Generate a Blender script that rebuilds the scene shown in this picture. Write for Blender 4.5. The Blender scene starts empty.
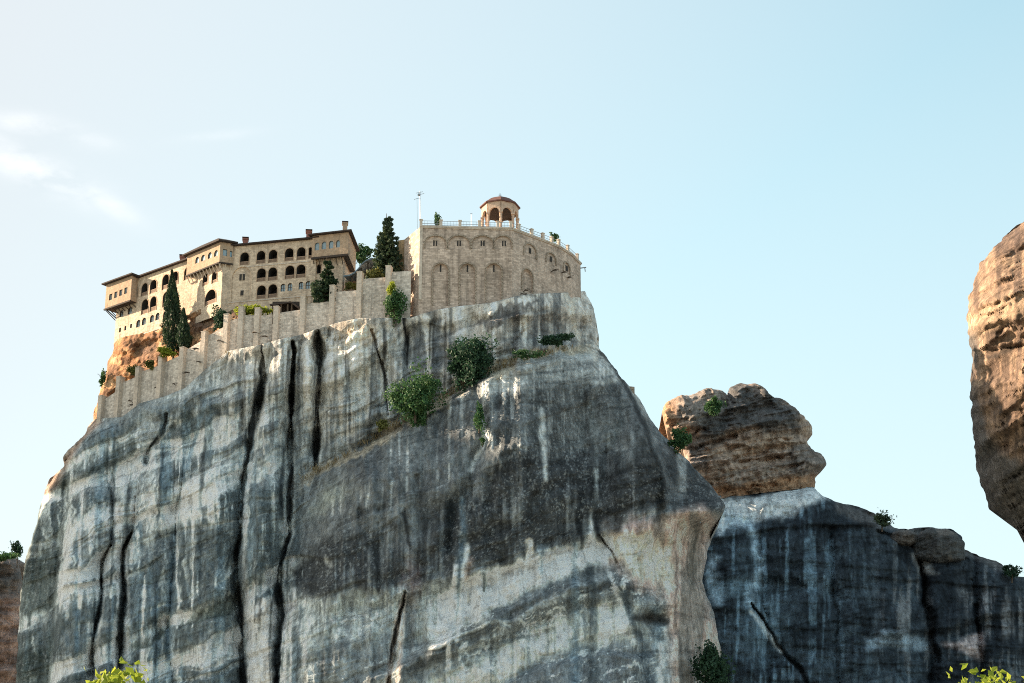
import bpy, bmesh, math, random
import numpy as np
from mathutils import Vector, Matrix
random.seed(7); rng = np.random.default_rng(7)
C = bpy.context.scene.collection
R = math.radians

# ------------------------------------------------------------------ camera geometry
FPX, CX, CY, PITCH, CAMZ = 1980.0, 512.0, 341.5, R(20.0), 1.7
SP, CP = math.sin(PITCH), math.cos(PITCH)

def ray(px, py):
    a = (px - CX) / FPX; b = (CY - py) / FPX
    return a, CP - b * SP, SP + b * CP
def at(px, py, Y):
    dx, dy, dz = ray(px, py); t = Y / dy
    return Vector((dx * t, Y, CAMZ + dz * t))
def at_z(px, py, z):
    dx, dy, dz = ray(px, py); t = (z - CAMZ) / dz
    return Vector((dx * t, dy * t, z))

# ------------------------------------------------------------------ noise
def _h(ix, iy, iz, seed):
    n = (ix.astype(np.int64) * 374761393 + iy.astype(np.int64) * 668265263 + iz.astype(np.int64) * 2147483647 + seed * 1274126177) & 0xffffffff
    n = ((n ^ (n >> 13)) * 1274126177) & 0xffffffff
    n = ((n ^ (n >> 15)) * 2246822519) & 0xffffffff
    n = n ^ (n >> 16)
    return (n & 0xffffff) / float(0xffffff)
def vn(x, y, z=None, seed=0):
    x = np.asarray(x, float); y = np.asarray(y, float)
    z = np.zeros_like(x) if z is None else np.asarray(z, float)
    ix, iy, iz = np.floor(x), np.floor(y), np.floor(z)
    fx, fy, fz = x - ix, y - iy, z - iz
    fx = fx*fx*fx*(fx*(fx*6-15)+10); fy = fy*fy*fy*(fy*(fy*6-15)+10); fz = fz*fz*(3-2*fz)
    r = 0
    for a in (0, 1):
        for b in (0, 1):
            for c in (0, 1):
                w = (fx if a else 1-fx) * (fy if b else 1-fy) * (fz if c else 1-fz)
                r = r + w * _h(ix+a, iy+b, iz+c, seed)
    return r * 2 - 1
def fbm(x, y, z=None, seed=0, oct=4, gain=.5):
    s = 0; a = 1; tot = 0; f = 1
    for o in range(oct):
        s = s + a * vn(np.asarray(x)*f, np.asarray(y)*f, None if z is None else np.asarray(z)*f, seed + o*17)
        tot += a; a *= gain; f *= 2.03
    return s / tot * 1.6
def ss(a, b, x):
    t = np.clip((np.asarray(x, float) - a) / (b - a), 0, 1); return t*t*(3-2*t)
def ip(x, pts):
    p = np.array(pts, float); return np.interp(x, p[:, 0], p[:, 1])
def ipy(py, pts):                       # x as a function of y for a polyline listed top to bottom
    p = np.array(pts, float); return np.interp(py, p[:, 1], p[:, 0])
def pdist(px, py, pts):                 # distance to a polyline and the parameter along it
    best = np.full(px.shape, 1e9); par = np.zeros(px.shape); n = len(pts) - 1
    for i in range(n):
        x0, y0 = pts[i][:2]; x1, y1 = pts[i+1][:2]
        dx, dy = x1-x0, y1-y0; L = dx*dx+dy*dy
        t = np.clip(((px-x0)*dx + (py-y0)*dy) / L, 0, 1)
        d = np.hypot(px-x0-t*dx, py-y0-t*dy)
        m = d < best; best = np.where(m, d, best); par = np.where(m, (i+t), par)
    return best, par
def line(px, py, pts, soft=.6, wmul=1):         # pts (x, y, width): 1 inside, fading out
    d, p = pdist(px, py, pts)
    w = np.interp(p, np.arange(len(pts)), [q[2] for q in pts])*np.maximum(wmul, .08)
    return 1 - ss(w*(1-soft)*.5, w*(1+soft)*.5, d)
def poly(px, py, pts, soft=8):          # soft-edged polygon mask
    inside = np.zeros(px.shape, bool); n = len(pts)
    for i in range(n):
        x0, y0 = pts[i]; x1, y1 = pts[(i+1) % n]
        if y0 == y1: continue
        c = ((y0 > py) != (y1 > py)) & (px < (x1-x0)*(py-y0)/(y1-y0)+x0)
        inside ^= c
    d, _ = pdist(px, py, list(pts) + [pts[0]])
    sd = np.where(inside, d, -d)
    return ss(-soft, soft, sd)
def blob(px, py, cx, cy, rx, ry, ang=0):
    c, s = math.cos(R(ang)), math.sin(R(ang))
    u = ((px-cx)*c + (py-cy)*s) / rx; v = (-(px-cx)*s + (py-cy)*c) / ry
    return np.exp(-(u*u+v*v))
def lin(r, g, b):
    f = lambda c: (c/255/12.92) if c <= 10 else ((c/255+.055)/1.055)**2.4
    return np.array((f(r), f(g), f(b)))

# ------------------------------------------------------------------ materials
def mat(name, rough=.85, spec=.2):
    m = bpy.data.materials.new(name); m.use_nodes = True
    n = m.node_tree.nodes; b = n['Principled BSDF']
    b.inputs['Roughness'].default_value = rough; b.inputs['Specular IOR Level'].default_value = spec
    return m, m.node_tree, b
def N(t, typ, **kw):
    n = t.nodes.new(typ)
    for k, v in kw.items():
        if k in n.inputs: n.inputs[k].default_value = v
        else: setattr(n, k, v)
    return n
def noise(t, scale, detail=6, rough=.6, vec=None, map_scale=None):
    n = N(t, 'ShaderNodeTexNoise'); n.inputs['Scale'].default_value = scale
    n.inputs['Detail'].default_value = detail; n.inputs['Roughness'].default_value = rough
    tc = t.nodes.new('ShaderNodeTexCoord'); src = tc.outputs['Object'] if vec is None else vec
    if map_scale:
        mp = N(t, 'ShaderNodeMapping'); mp.inputs['Scale'].default_value = map_scale
        t.links.new(src, mp.inputs['Vector']); src = mp.outputs['Vector']
    t.links.new(src, n.inputs['Vector']); return n.outputs['Fac']
def ramp(t, src, stops):
    r = t.nodes.new('ShaderNodeValToRGB'); e = r.color_ramp.elements
    while len(e) < len(stops): e.new(.5)
    for el, (p, c) in zip(e, stops):
        el.position = p; el.color = (*c, 1) if not isinstance(c, (int, float)) else (c, c, c, 1)
    t.links.new(src, r.inputs['Fac']); return r.outputs['Color']
def mixc(t, a, b, fac=1.0, mode='MULTIPLY'):
    m = t.nodes.new('ShaderNodeMix'); m.data_type = 'RGBA'; m.blend_type = mode
    for s, v in ((0, fac), (6, a), (7, b)):
        if hasattr(v, 'links') or isinstance(v, bpy.types.NodeSocket): t.links.new(v, m.inputs[s])
        else: m.inputs[s].default_value = v if s == 0 else (*v, 1)
    return m.outputs[2]
def bump(t, b, h, strength=.5, dist=.1):
    n = t.nodes.new('ShaderNodeBump'); n.inputs['Strength'].default_value = strength; n.inputs['Distance'].default_value = dist
    t.links.new(h, n.inputs['Height']); t.links.new(n.outputs['Normal'], b.inputs['Normal'])

def rock_mat():
    m, t, b = mat('weathered_rock', .9, .15)
    at_ = t.nodes.new('ShaderNodeAttribute'); at_.attribute_name = 'stain'
    c = at_.outputs['Color']
    streak = noise(t, 1.0, 8, .68, map_scale=(1.1, 1.1, .06))
    c = mixc(t, c, ramp(t, streak, [(.34, .5), (.5, 1.0), (.66, 1.4)]), .75)
    s2 = noise(t, 1.0, 5, .6, map_scale=(.28, .28, .022))
    c = mixc(t, c, ramp(t, s2, [(.3, .6), (.5, 1.0), (.7, 1.25)]), .6)
    mott = noise(t, .7, 10, .78, map_scale=(1, 1, .5))
    c = mixc(t, c, ramp(t, mott, [(.36, .5), (.5, 1.0), (.64, 1.4)]), .7)
    tc = t.nodes.new('ShaderNodeTexCoord'); rot = N(t, 'ShaderNodeMapping'); rot.inputs['Rotation'].default_value = (0, R(17), 0)
    t.links.new(tc.outputs['Object'], rot.inputs['Vector'])
    strat = noise(t, 1.0, 6, .62, vec=rot.outputs['Vector'], map_scale=(.05, .05, .55))
    c = mixc(t, c, ramp(t, strat, [(.38, .5), (.455, 1.0), (.56, 1.0), (.66, 1.25)]), .75)
    sp = noise(t, 3.2, 5, .75)
    c = mixc(t, c, ramp(t, sp, [(.34, .6), (.5, 1.0), (.6, 1.05), (.70, 1.7)]), .6)
    c = mixc(t, c, (1.22, 1.22, 1.22), 1.0); c.node.clamp_result = True
    t.links.new(c, b.inputs['Base Color'])
    h = N(t, 'ShaderNodeMath', operation='ADD'); t.links.new(mott, h.inputs[0])
    h2 = N(t, 'ShaderNodeMath', operation='MULTIPLY'); h2.inputs[1].default_value = .25
    t.links.new(sp, h2.inputs[0]); t.links.new(h2.outputs[0], h.inputs[1])
    h3 = N(t, 'ShaderNodeMath', operation='MULTIPLY_ADD'); h3.inputs[1].default_value = 1.2; t.links.new(strat, h3.inputs[0]); t.links.new(h.outputs[0], h3.inputs[2])
    bump(t, b, h3.outputs[0], 1.0, .9)
    return m
def masonry_mat(name, c1, c2, bw=.55, bh=.26, mortar=(.42, .36, .28), rough=.9, var=.8):
    m, t, b = mat(name, rough, .15)
    uv = t.nodes.new('ShaderNodeUVMap'); uv.uv_map = 'wall'
    br = t.nodes.new('ShaderNodeTexBrick')
    nz = t.nodes.new('ShaderNodeTexNoise'); nz.inputs['Scale'].default_value = 1.1; nz.inputs['Detail'].default_value = 3
    t.links.new(uv.outputs[0], nz.inputs['Vector'])
    mx = t.nodes.new('ShaderNodeVectorMath'); mx.operation = 'MULTIPLY_ADD'
    mx.inputs[1].default_value = (.25, .25, 0); t.links.new(nz.outputs['Color'], mx.inputs[0]); t.links.new(uv.outputs[0], mx.inputs[2])
    t.links.new(mx.outputs[0], br.inputs['Vector'])
    br.inputs['Scale'].default_value = 1; br.inputs['Brick Width'].default_value = bw; br.inputs['Row Height'].default_value = bh
    br.inputs['Mortar Size'].default_value = .03; br.inputs['Mortar Smooth'].default_value = .4; br.inputs['Bias'].default_value = -.1
    br.inputs['Color1'].default_value = (*c1, 1); br.inputs['Color2'].default_value = (*c2, 1); br.inputs['Mortar'].default_value = (*mortar, 1)
    c = br.outputs['Color']
    n1 = noise(t, .25, 6, .7); c = mixc(t, c, ramp(t, n1, [(.3, .62), (.5, 1.0), (.7, 1.2)]), var)
    n2 = noise(t, 1.0, 5, .6, map_scale=(1.0, 1.0, .08)); c = mixc(t, c, ramp(t, n2, [(.34, .5), (.5, 1.0)]), var*.8)
    n3 = noise(t, 2.2, 3, .6); c = mixc(t, c, ramp(t, n3, [(.3, .72), (.5, 1.0), (.7, 1.16)]), .8)
    t.links.new(c, b.inputs['Base Color'])
    bump(t, b, n3, .6, .12)
    return m
def simple_mat(name, col, rough=.8, var=.5, scale=1.5, spec=.2, metal=0, mp=None):
    m, t, b = mat(name, rough, spec); b.inputs['Metallic'].default_value = metal
    n1 = noise(t, scale, 5, .65, map_scale=mp)
    c = mixc(t, tuple(col), ramp(t, n1, [(.3, .6), (.5, 1.0), (.7, 1.25)]), var)
    t.links.new(c, b.inputs['Base Color']); return m
def leaf_mat(name, dark, light, scale=.6, trans=.25):
    m, t, b = mat(name, .6, .25)
    at_ = t.nodes.new('ShaderNodeAttribute'); at_.attribute_name = 'tint'
    n1 = noise(t, scale, 3, .6)
    f = N(t, 'ShaderNodeMath', operation='ADD'); f.use_clamp = True
    s = N(t, 'ShaderNodeMath', operation='MULTIPLY_ADD'); s.inputs[1].default_value = 1.6; s.inputs[2].default_value = -.75
    t.links.new(n1, s.inputs[0]); t.links.new(s.outputs[0], f.inputs[0]); t.links.new(at_.outputs['Fac'], f.inputs[1])
    c = mixc(t, tuple(dark), tuple(light), f.outputs[0], 'MIX')
    t.links.new(c, b.inputs['Base Color'])
    tr = t.nodes.new('ShaderNodeBsdfTranslucent'); t.links.new(c, tr.inputs['Color'])
    mx = t.nodes.new('ShaderNodeMixShader'); mx.inputs[0].default_value = trans
    t.links.new(b.outputs[0], mx.inputs[1]); t.links.new(tr.outputs[0], mx.inputs[2])
    t.links.new(mx.outputs[0], t.nodes['Material Output'].inputs['Surface'])
    return m

M = {}
M['rock'] = rock_mat()
M['stone'] = masonry_mat('bastion_stone', (.63, .495, .405), (.37, .285, .23), .8, .36, (.39, .305, .245), var=.85)
M['plaster'] = masonry_mat('monastery_stone', (.75, .58, .43), (.50, .38, .28), .6, .28, (.50, .40, .31), var=.7)
M['brick'] = masonry_mat('oriel_brick', (.44, .265, .16), (.33, .195, .115), .35, .12, (.5, .4, .3), var=.4)
M['rubble'] = masonry_mat('retaining_stone', (.72, .64, .56), (.43, .375, .325), .7, .38, (.52, .46, .4), var=.8)
M['quoin'] = masonry_mat('dressed_stone', (.62, .52, .43), (.54, .45, .375), 1.2, .45, (.5, .44, .38), var=.4)
M['roof'] = simple_mat('dark_roof_tile', (.05, .037, .033), .85, .5, 2)
M['tile'] = simple_mat('red_roof_tile', (.14, .07, .06), .85, .6, 2)
M['timber'] = simple_mat('dark_timber', (.055, .042, .035), .8, .5, 2)
M['interior'] = simple_mat('loggia_shadow_plaster', (.05, .045, .042), .95, .4, 1)  # near-black, so the shade inside loggias and openings is in the colour
M['rail'] = simple_mat('timber_railing', (.34, .23, .165), .8, .5, 4)
M['chimney'] = simple_mat('chimney_brick', (.30, .13, .10), .9, .5, 3)
M['glass'] = simple_mat('window_glass', (.22, .29, .32), .08, .2, .5, 1.0)
M['frame'] = simple_mat('window_frame', (.12, .08, .06), .7, .3, 3)
M['metal'] = simple_mat('galvanised_metal', (.30, .32, .34), .5, .3, 3, .5, .6)
M['slate'] = simple_mat('blue_grey_sheet_roof', (.16, .20, .23), .5, .4, 1.2, .4)
M['bark'] = simple_mat('bark', (.10, .075, .055), .95, .6, 5)
M['twig'] = simple_mat('dry_twig', (.085, .065, .05), .95, .5, 3)
M['pinkstone'] = masonry_mat('pavilion_stone', (.62, .42, .30), (.50, .33, .24), .4, .2, (.6, .48, .38), var=.4)
M['cypress'] = leaf_mat('cypress_needles', (.016, .036, .02), (.085, .13, .055), .7)
M['conifer'] = leaf_mat('conifer_needles', (.026, .05, .032), (.16, .20, .09), .5)
M['bush'] = leaf_mat('dark_bush_leaves', (.02, .052, .032), (.07, .14, .065), .6)
M['green'] = leaf_mat('green_bush_leaves', (.035, .095, .04), (.15, .25, .08), .6)
M['lime'] = leaf_mat('lime_leaves', (.20, .26, .03), (.50, .52, .07), 1.2, .5)
M['olive'] = leaf_mat('olive_leaves', (.09, .10, .03), (.27, .26, .07), .9)
M['dry'] = leaf_mat('dry_grass', (.20, .15, .08), (.42, .33, .19), .8)

# ------------------------------------------------------------------ mesh helpers
def link(name, verts, faces, m, parent=None, smooth=False, attrs=None, uv=True):
    me = bpy.data.meshes.new(name); me.from_pydata([tuple(v) for v in verts], [], [list(f) for f in faces]); me.update()
    return finish(name, me, m, parent, smooth, uv)
def wall_uv(me):
    lay = me.uv_layers.new(name='wall')
    co = np.empty(len(me.vertices)*3); me.vertices.foreach_get('co', co); co = co.reshape(-1, 3)
    uvs = np.zeros((len(me.loops), 2))
    for p in me.polygons:
        n = p.normal
        for li in p.loop_indices:
            v = co[me.loops[li].vertex_index]
            if abs(n.z) > .8: uvs[li] = (v[0], v[1])
            else:
                h = math.hypot(n.x, n.y) or 1
                uvs[li] = ((-n.y*v[0] + n.x*v[1]) / h, v[2])
    lay.data.foreach_set('uv', uvs.ravel())
def finish(name, me, m, parent=None, smooth=False, uv=True):
    for mm in (m if isinstance(m, (list, tuple)) else [m]): me.materials.append(mm)
    if smooth: me.polygons.foreach_set('use_smooth', [True]*len(me.polygons))
    if uv: wall_uv(me)
    o = bpy.data.objects.new(name, me); C.objects.link(o)
    if parent:
        o.parent = parent; o.matrix_parent_inverse = Matrix.Translation(-parent.location)
    return o
def thing(name, label, cat, loc, group=None):
    o = bpy.data.objects.new(name, None); o.empty_display_size = .5; C.objects.link(o); o.location = loc
    return tag(o, label, cat, group)
def tag(o, label, cat, group=None):
    o['label'] = label; o['category'] = cat
    if group: o['group'] = group
    return o
class MB:
    def __init__(s): s.v = []; s.f = []; s.mi = []
    def add(s, vs, fs, mi=0):
        k = len(s.v); s.v += [tuple(v) for v in vs]; s.f += [[i+k for i in f] for f in fs]; s.mi += [mi]*len(fs)
    def prism(s, base, z0, z1, mi=0):           # base: list of (x, y), counter-clockwise; z0/z1 numbers or per-vertex lists
        n = len(base); a = z0 if isinstance(z0, (list, tuple)) else [z0]*n; b = z1 if isinstance(z1, (list, tuple)) else [z1]*n
        vs = [(p[0], p[1], a[i]) for i, p in enumerate(base)] + [(p[0], p[1], b[i]) for i, p in enumerate(base)]
        fs = [list(range(n))[::-1], list(range(n, 2*n))] + [[i, (i+1) % n, n+(i+1) % n, n+i] for i in range(n)]
        s.add(vs, fs, mi)
    def box(s, c, u, w, d, z0, z1, mi=0):       # centre (x, y), direction u along width
        u = Vector((u[0], u[1])).normalized(); n = Vector((-u[1], u[0])); c = Vector((c[0], c[1]))
        s.prism([c-u*w/2-n*d/2, c+u*w/2-n*d/2, c+u*w/2+n*d/2, c-u*w/2+n*d/2], z0, z1, mi)
    def tube(s, pts, rad, k=6, mi=0):
        pts = [Vector(p) for p in pts]; rad = rad if isinstance(rad, (list, tuple)) else [rad]*len(pts); rings = []
        for i, p in enumerate(pts):
            d = (pts[min(i+1, len(pts)-1)] - pts[max(i-1, 0)]).normalized()
            a = d.orthogonal().normalized(); b = d.cross(a)
            rings.append([p + (a*math.cos(2*math.pi*j/k) + b*math.sin(2*math.pi*j/k))*rad[i] for j in range(k)])
        vs = [v for r in rings for v in r]
        fs = [[i*k+j, i*k+(j+1) % k, (i+1)*k+(j+1) % k, (i+1)*k+j] for i in range(len(pts)-1) for j in range(k)]
        fs += [list(range(k))[::-1], [(len(pts)-1)*k+j for j in range(k)]]
        s.add(vs, fs, mi)
    def build(s, name, m, parent=None, smooth=False):
        me = bpy.data.meshes.new(name); me.from_pydata(s.v, [], s.f)
        me.polygons.foreach_set('material_index', s.mi); me.update()
        return finish(name, me, m, parent, smooth)

# ------------------------------------------------------------------ rocks
def curve(pts, n, rough=0):
    p = np.array(pts, float); d = np.r_[0, np.cumsum(np.hypot(*np.diff(p, axis=0).T))]
    u = np.linspace(0, d[-1], n); q = np.c_[np.interp(u, d, p[:, 0]), np.interp(u, d, p[:, 1])]
    k = max(1, int(round(3.5*n/d[-1]))) if rough else 0
    if k:
        pad = np.concatenate([2*q[:1]-q[k:0:-1], q, 2*q[-1:]-q[-2:-k-2:-1]]); ker = np.hanning(2*k+3)[1:-1]; ker /= ker.sum()
        q2 = np.c_[np.convolve(pad[:, 0], ker, 'valid'), np.convolve(pad[:, 1], ker, 'valid')]
        e = np.clip(np.minimum(u, d[-1]-u)/6, 0, 1)[:, None]
        t_ = np.gradient(q2, axis=0); t_ /= np.linalg.norm(t_, axis=1)[:, None]+1e-9; nz = rough*(fbm(u/9, u*0+p[0, 0], seed=int(abs(p[0, 0]))+3, oct=4))[:, None]
        q = q*(1-e) + e*(q2 + np.c_[t_[:, 1], -t_[:, 0]]*nz)
    return q
def rock(name, L, Rr, B, T, depth, colour, ns, nt, back, below=0, rise=.25, lens=0, rag=1.0):
    """Coons patch between four outlines gives the directions, depth() the distance; the body is closed behind."""
    l, r, b, tt = curve(L, nt, max(rag, .9)), curve(Rr, nt, max(rag, .9)), curve(B, ns), curve(T, ns, rag)      # L,R listed bottom to top; B,T left to right
    s = np.linspace(0, 1, ns)[None, :, None]; t = np.linspace(0, 1, nt)[:, None, None]
    P = (1-t)*b[None] + t*tt[None] + (1-s)*l[:, None] + s*r[:, None] - ((1-s)*(1-t)*b[0] + s*(1-t)*b[-1] + (1-s)*t*tt[0] + s*t*tt[-1])
    px, py = P[..., 0], P[..., 1]
    sg = np.broadcast_to(s[..., 0], px.shape); tg = np.broadcast_to(t[..., 0], px.shape)
    Y = depth(px, py, sg, tg)
    a = (px-CX)/FPX; bb = (CY-py)/FPX; dy = CP - bb*SP; dz = SP + bb*CP
    X = a/dy*Y; Z = CAMZ + dz/dy*Y
    col = colour(px, py, X, Y, Z)
    V = np.stack([X, Y, Z], -1)
    if lens:                                                # free-hanging boulder: the far side mirrors the outline
        w = np.sqrt(np.clip(1-(2*sg-1)**4, 0, 1))*np.sqrt(np.clip(1-(2*tg-1)**4, 0, 1)); k_ = ((Y+lens*w)/Y)[..., None]
        Vb = V*k_ + np.array([0, 0, CAMZ])*(1-k_); Vb = Vb[:, ::-1]
        return rock_mesh(name, np.concatenate([V, Vb], 1), np.concatenate([col, col[:, ::-1]], 1), wrap=True)
    rows = [V]; crow = [col]
    if below:                                               # carry the foot down to the ground
        ext = []; foot = V[0]
        for k in range(below, 0, -1):
            f = k/below; e = foot.copy(); e[:, 2] = foot[:, 2]*(1-f) - 1.5*f
            e[:, 1] -= 10*f*f; e[:, 1] += 2*fbm(foot[:, 0]/12, e[:, 2]/12, seed=91); ext.append(e)
        rows.insert(0, np.array(ext)); crow.insert(0, np.repeat(col[:1], below, 0))
    top = V[-1]; cap = []
    for dyk in (1.5, 4, 9, 18, back*.6, back):
        e = top.copy(); e[:, 1] += dyk; e[:, 2] += rise*min(dyk, 9); cap.append(e)
    rows.append(np.array(cap)); crow.append(np.repeat(col[-1:], len(cap), 0))
    foot = rows[0][0] if below else V[0]
    e = top.copy(); e[:, 1] += back; e[:, 2] = np.minimum(foot[:, 2], e[:, 2]-5); rows.append(e[None]); crow.append(col[-1:])
    G = np.concatenate(rows, 0); K = np.concatenate(crow, 0); nr = G.shape[0]
    # sides folded back
    yb = (top[:, 1].max() + back)
    def side(i, sign):
        i = i % G.shape[1]
        g = np.repeat(G[:, i:i+1], 5, 1).copy()
        for k, f in enumerate((.06, .2, .45, .75, 1.0)):
            yn = np.maximum(G[:, i, 1], G[:, i, 1]*(1-f) + yb*f)
            gx_ = G[:, i, 0]; away = gx_*yn/G[:, i, 1]            # stays behind the visible edge, turning inwards
            edge = np.minimum(gx_, away) if sign > 0 else np.maximum(gx_, away)
            g[:, k, 0] = edge - sign*(1.5*f + 5*f*f); g[:, k, 1] = yn
        return g
    Lf, Rt = side(0, -1)[:, ::-1], side(-1, 1)
    G = np.concatenate([Lf, G, Rt], 1); K = np.concatenate([np.repeat(K[:, :1], 5, 1), K, np.repeat(K[:, -1:], 5, 1)], 1)
    return rock_mesh(name, G, K)
def rock_mesh(name, G, K, wrap=False):
    nr, nc = G.shape[:2]
    if wrap: G = np.concatenate([G, G[:, :1]], 1); K = np.concatenate([K, K[:, :1]], 1); nc += 1
    idx = np.arange(nr*nc).reshape(nr, nc)
    F = np.stack([idx[:-1, :-1], idx[:-1, 1:], idx[1:, 1:], idx[1:, :-1]], -1).reshape(-1, 4)
    me = bpy.data.meshes.new(name)
    me.vertices.add(nr*nc); me.vertices.foreach_set('co', G.reshape(-1))
    me.loops.add(F.size); me.loops.foreach_set('vertex_index', F.reshape(-1))
    me.polygons.add(len(F)); me.polygons.foreach_set('loop_start', np.arange(0, F.size, 4)); me.polygons.foreach_set('loop_total', np.full(len(F), 4))
    me.update(calc_edges=True); me.validate()
    A = me.color_attributes.new('stain', 'FLOAT_COLOR', 'POINT')
    A.data.foreach_set('color', np.concatenate([K.reshape(-1, 3), np.ones((nr*nc, 1))], 1).astype(np.float32).ravel())
    o = finish(name, me, M['rock'], smooth=True, uv=False)
    o['kind'] = 'structure'
    return o
def lay(c, m, colr, k=1.0):
    m = (m*k)[..., None]; return c*(1-m) + np.asarray(colr)*m

# ---- main cliff
TOPY = [(95, 419), (122, 417), (140, 403), (163, 397), (185, 388), (206, 369), (228, 351), (243, 348), (259, 345), (280, 339), (300, 335),
        (320, 328), (340, 322), (360, 318), (393, 318), (410, 318), (435, 310), (460, 306), (490, 303), (512, 297), (530, 294), (560, 293), (585, 291)]
TOPD = [(15, 380), (60, 379), (95, 376), (140, 369), (190, 361.5), (240, 356.5), (330, 352.5), (410, 349.2), (508, 347.2), (520, 347.5), (530, 349.3), (550, 355.5), (585, 365.5)]
BOTD = [(12, 368), (60, 360), (110, 354), (200, 350), (300, 347), (420, 344), (560, 342), (650, 346), (725, 352)]
LEDGE = [(270, 512), (300, 481), (345, 457), (395, 428), (440, 402), (478, 378), (520, 360), (560, 350), (640, 352)]
GUL = [  # dark water gullies: (x, y, width), depth
    ([(262, 342, 6), (263, 380, 7), (252, 425, 8), (244, 480, 6), (243, 520, 5), (238, 555, 7), (236, 580, 9), (241, 610, 7), (242, 650, 7), (243, 690, 8)], 3.4),
    ([(293, 342, 4), (293, 400, 4), (291, 440, 3.5), (290, 475, 4), (288, 510, 5), (289, 535, 4), (279, 570, 4), (277, 590, 8), (281, 615, 11), (279, 645, 8), (276, 690, 7)], 3.6),
    ([(318, 332, 8), (319, 360, 9), (318, 400, 9), (318, 440, 7), (316, 468, 3)], 3.2),
    ([(131, 533, 2), (124, 550, 4), (122, 590, 5), (120, 630, 8), (119, 690, 8)], 2.6),
    ([(112, 545, 1.5), (103, 562, 3), (99, 610, 3.5), (94, 640, 5), (92, 690, 5)], 2.2),
    ([(167, 414, 4), (164, 430, 5), (150, 447, 4), (146, 462, 5)], 1.6),
    ([(371, 330, 3), (380, 360, 3), (386, 384, 3), (388, 415, 2)], 1.5),
    ([(405, 318, 7), (406, 345, 6), (405, 368, 4)], .8),
    ([(405, 592, 2), (399, 620, 3), (393, 650, 4), (388, 690, 5)], 2.0),
    ([(600, 535, 2), (612, 552, 3), (622, 572, 2)], 1.2),
]
def strata(px, py):
    w = 14*fbm(px/70, py/55, seed=21, oct=3); return fbm(px/230, (py + .40*px + w)/15, seed=22, oct=5)
def cliff_depth(px, py, s, t):
    wx = 3.0*fbm(px/40, py/40, seed=3, oct=3); wy = 3.0*fbm(px/40, py/40, seed=4, oct=3)
    topy = ip(px, TOPY); h = np.clip((py-topy)/(690-topy), 0, 1.2)
    Y = ip(px, TOPD)*(1-h) + ip(px, BOTD)*h + 4*np.sin(np.pi*np.clip(h, 0, 1))*ss(60, 140, px)*.4
    # side faces
    lx = ipy(py, [(95, 419), (70, 455), (45, 490), (35, 530), (22, 570), (18, 640), (15, 690)])
    d = np.clip((px-lx)/20, 0, 1); Y += 7*(1-np.sqrt(1-(1-d)**2))
    gl = ipy(py, [(92, 440), (72, 470), (67, 520), (58, 580), (54, 640), (50, 690)])
    Y += 7*(1-ss(-5, 5, px-gl-wx))*ss(450, 490, py)
    rx = ipy(py, [(585, 291), (595, 310), (597, 345), (612, 365), (660, 430), (705, 480), (725, 505), (708, 545), (702, 580), (712, 610), (722, 650), (722, 690)])
    d = np.clip((rx-px)/38, 0, 1); Y += 13*(1-np.sqrt(1-(1-d)**2))
    # upper-left shelf
    cr = ip(px, [(60, 486), (72, 482), (90, 474), (120, 462), (146, 453), (170, 432), (185, 420), (240, 408), (320, 392), (390, 362), (440, 352)])
    e = cr + wy - py
    Y += -2.6*ss(0, 9, e)*np.exp(-np.clip(e, 0, None)/45)*ss(50, 75, px)*(1-ss(330, 420, px))
    cr2 = ip(px, [(60, 560), (120, 530), (200, 500), (260, 470), (330, 440)]); e = cr2 + 2*wy - py
    Y += -1.6*ss(0, 14, e)*np.exp(-np.clip(e, 0, None)/45)*ss(60, 90, px)*(1-ss(240, 290, px))
    cr3 = ip(px, [(60, 668), (120, 646), (200, 615), (240, 596), (300, 575)]); e = cr3 + 2*wy - py
    Y += -2.0*ss(0, 16, e)*np.exp(-np.clip(e, 0, None)/50)*ss(60, 90, px)*(1-ss(270, 320, px))
    # pillars between gullies
    for a, b_, y1 in ((262, 293, 470), (293, 318, 460), (222, 262, 430), (318, 382, 440), (243, 288, 640)):
        u = np.clip((px+.15*(py-400)*(1 if y1 < 600 else .1)-a)/(b_-a), 0, 1)
        Y -= 2.8*np.sqrt(np.clip(4*u*(1-u), 0, 1))*(1-ss(y1-30, y1+20, py))
    gy = [ipy(py, [(72, 470), (67, 520), (58, 580), (54, 640), (50, 690)]), ipy(py, [(114, 440), (112, 545), (103, 562), (99, 610), (94, 640), (92, 690)]), ipy(py, [(140, 440), (131, 533), (124, 550), (122, 590), (120, 690)]),
          ipy(py, [(188, 440), (178, 500), (168, 620), (171, 690)]), ipy(py, [(250, 430), (243, 480), (238, 570), (241, 610), (243, 690)]), ipy(py, [(291, 440), (288, 510), (279, 570), (276, 690)])]
    for ga, gb in zip(gy[:-1], gy[1:]):
        u = np.clip((px+wx-ga)/(gb-ga), 0, 1); Y -= (1.6+.055*(gb-ga))*np.sqrt(np.clip(4*u*(1-u), 0, 1))*ss(445, 500, py)
    # front buttress below the bushy ledge
    lg = ip(px, LEDGE) + wy*.7; d = py - lg
    side = ss(268, 345, px + .25*(py-560))
    body = (6*ss(0, 9, d) + 15*(1-np.exp(-np.clip(d, 0, None)/75)))
    Y -= body*side
    ex = ipy(py, [(612, 350), (622, 375), (645, 415), (660, 460), (668, 500), (655, 530), (640, 560), (640, 690)])
    q = px - ex - wx
    Y += (12*ss(-2, 6, q) + .20*np.clip(q, 0, None))*(1-ss(490, 515, py))
    Y += (3*ss(-6, 8, q) + .12*np.clip(q, 0, None))*ss(500, 530, py)
    Y -= 5*blob(px, py, 712, 500, 26, 12, 20)
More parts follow.
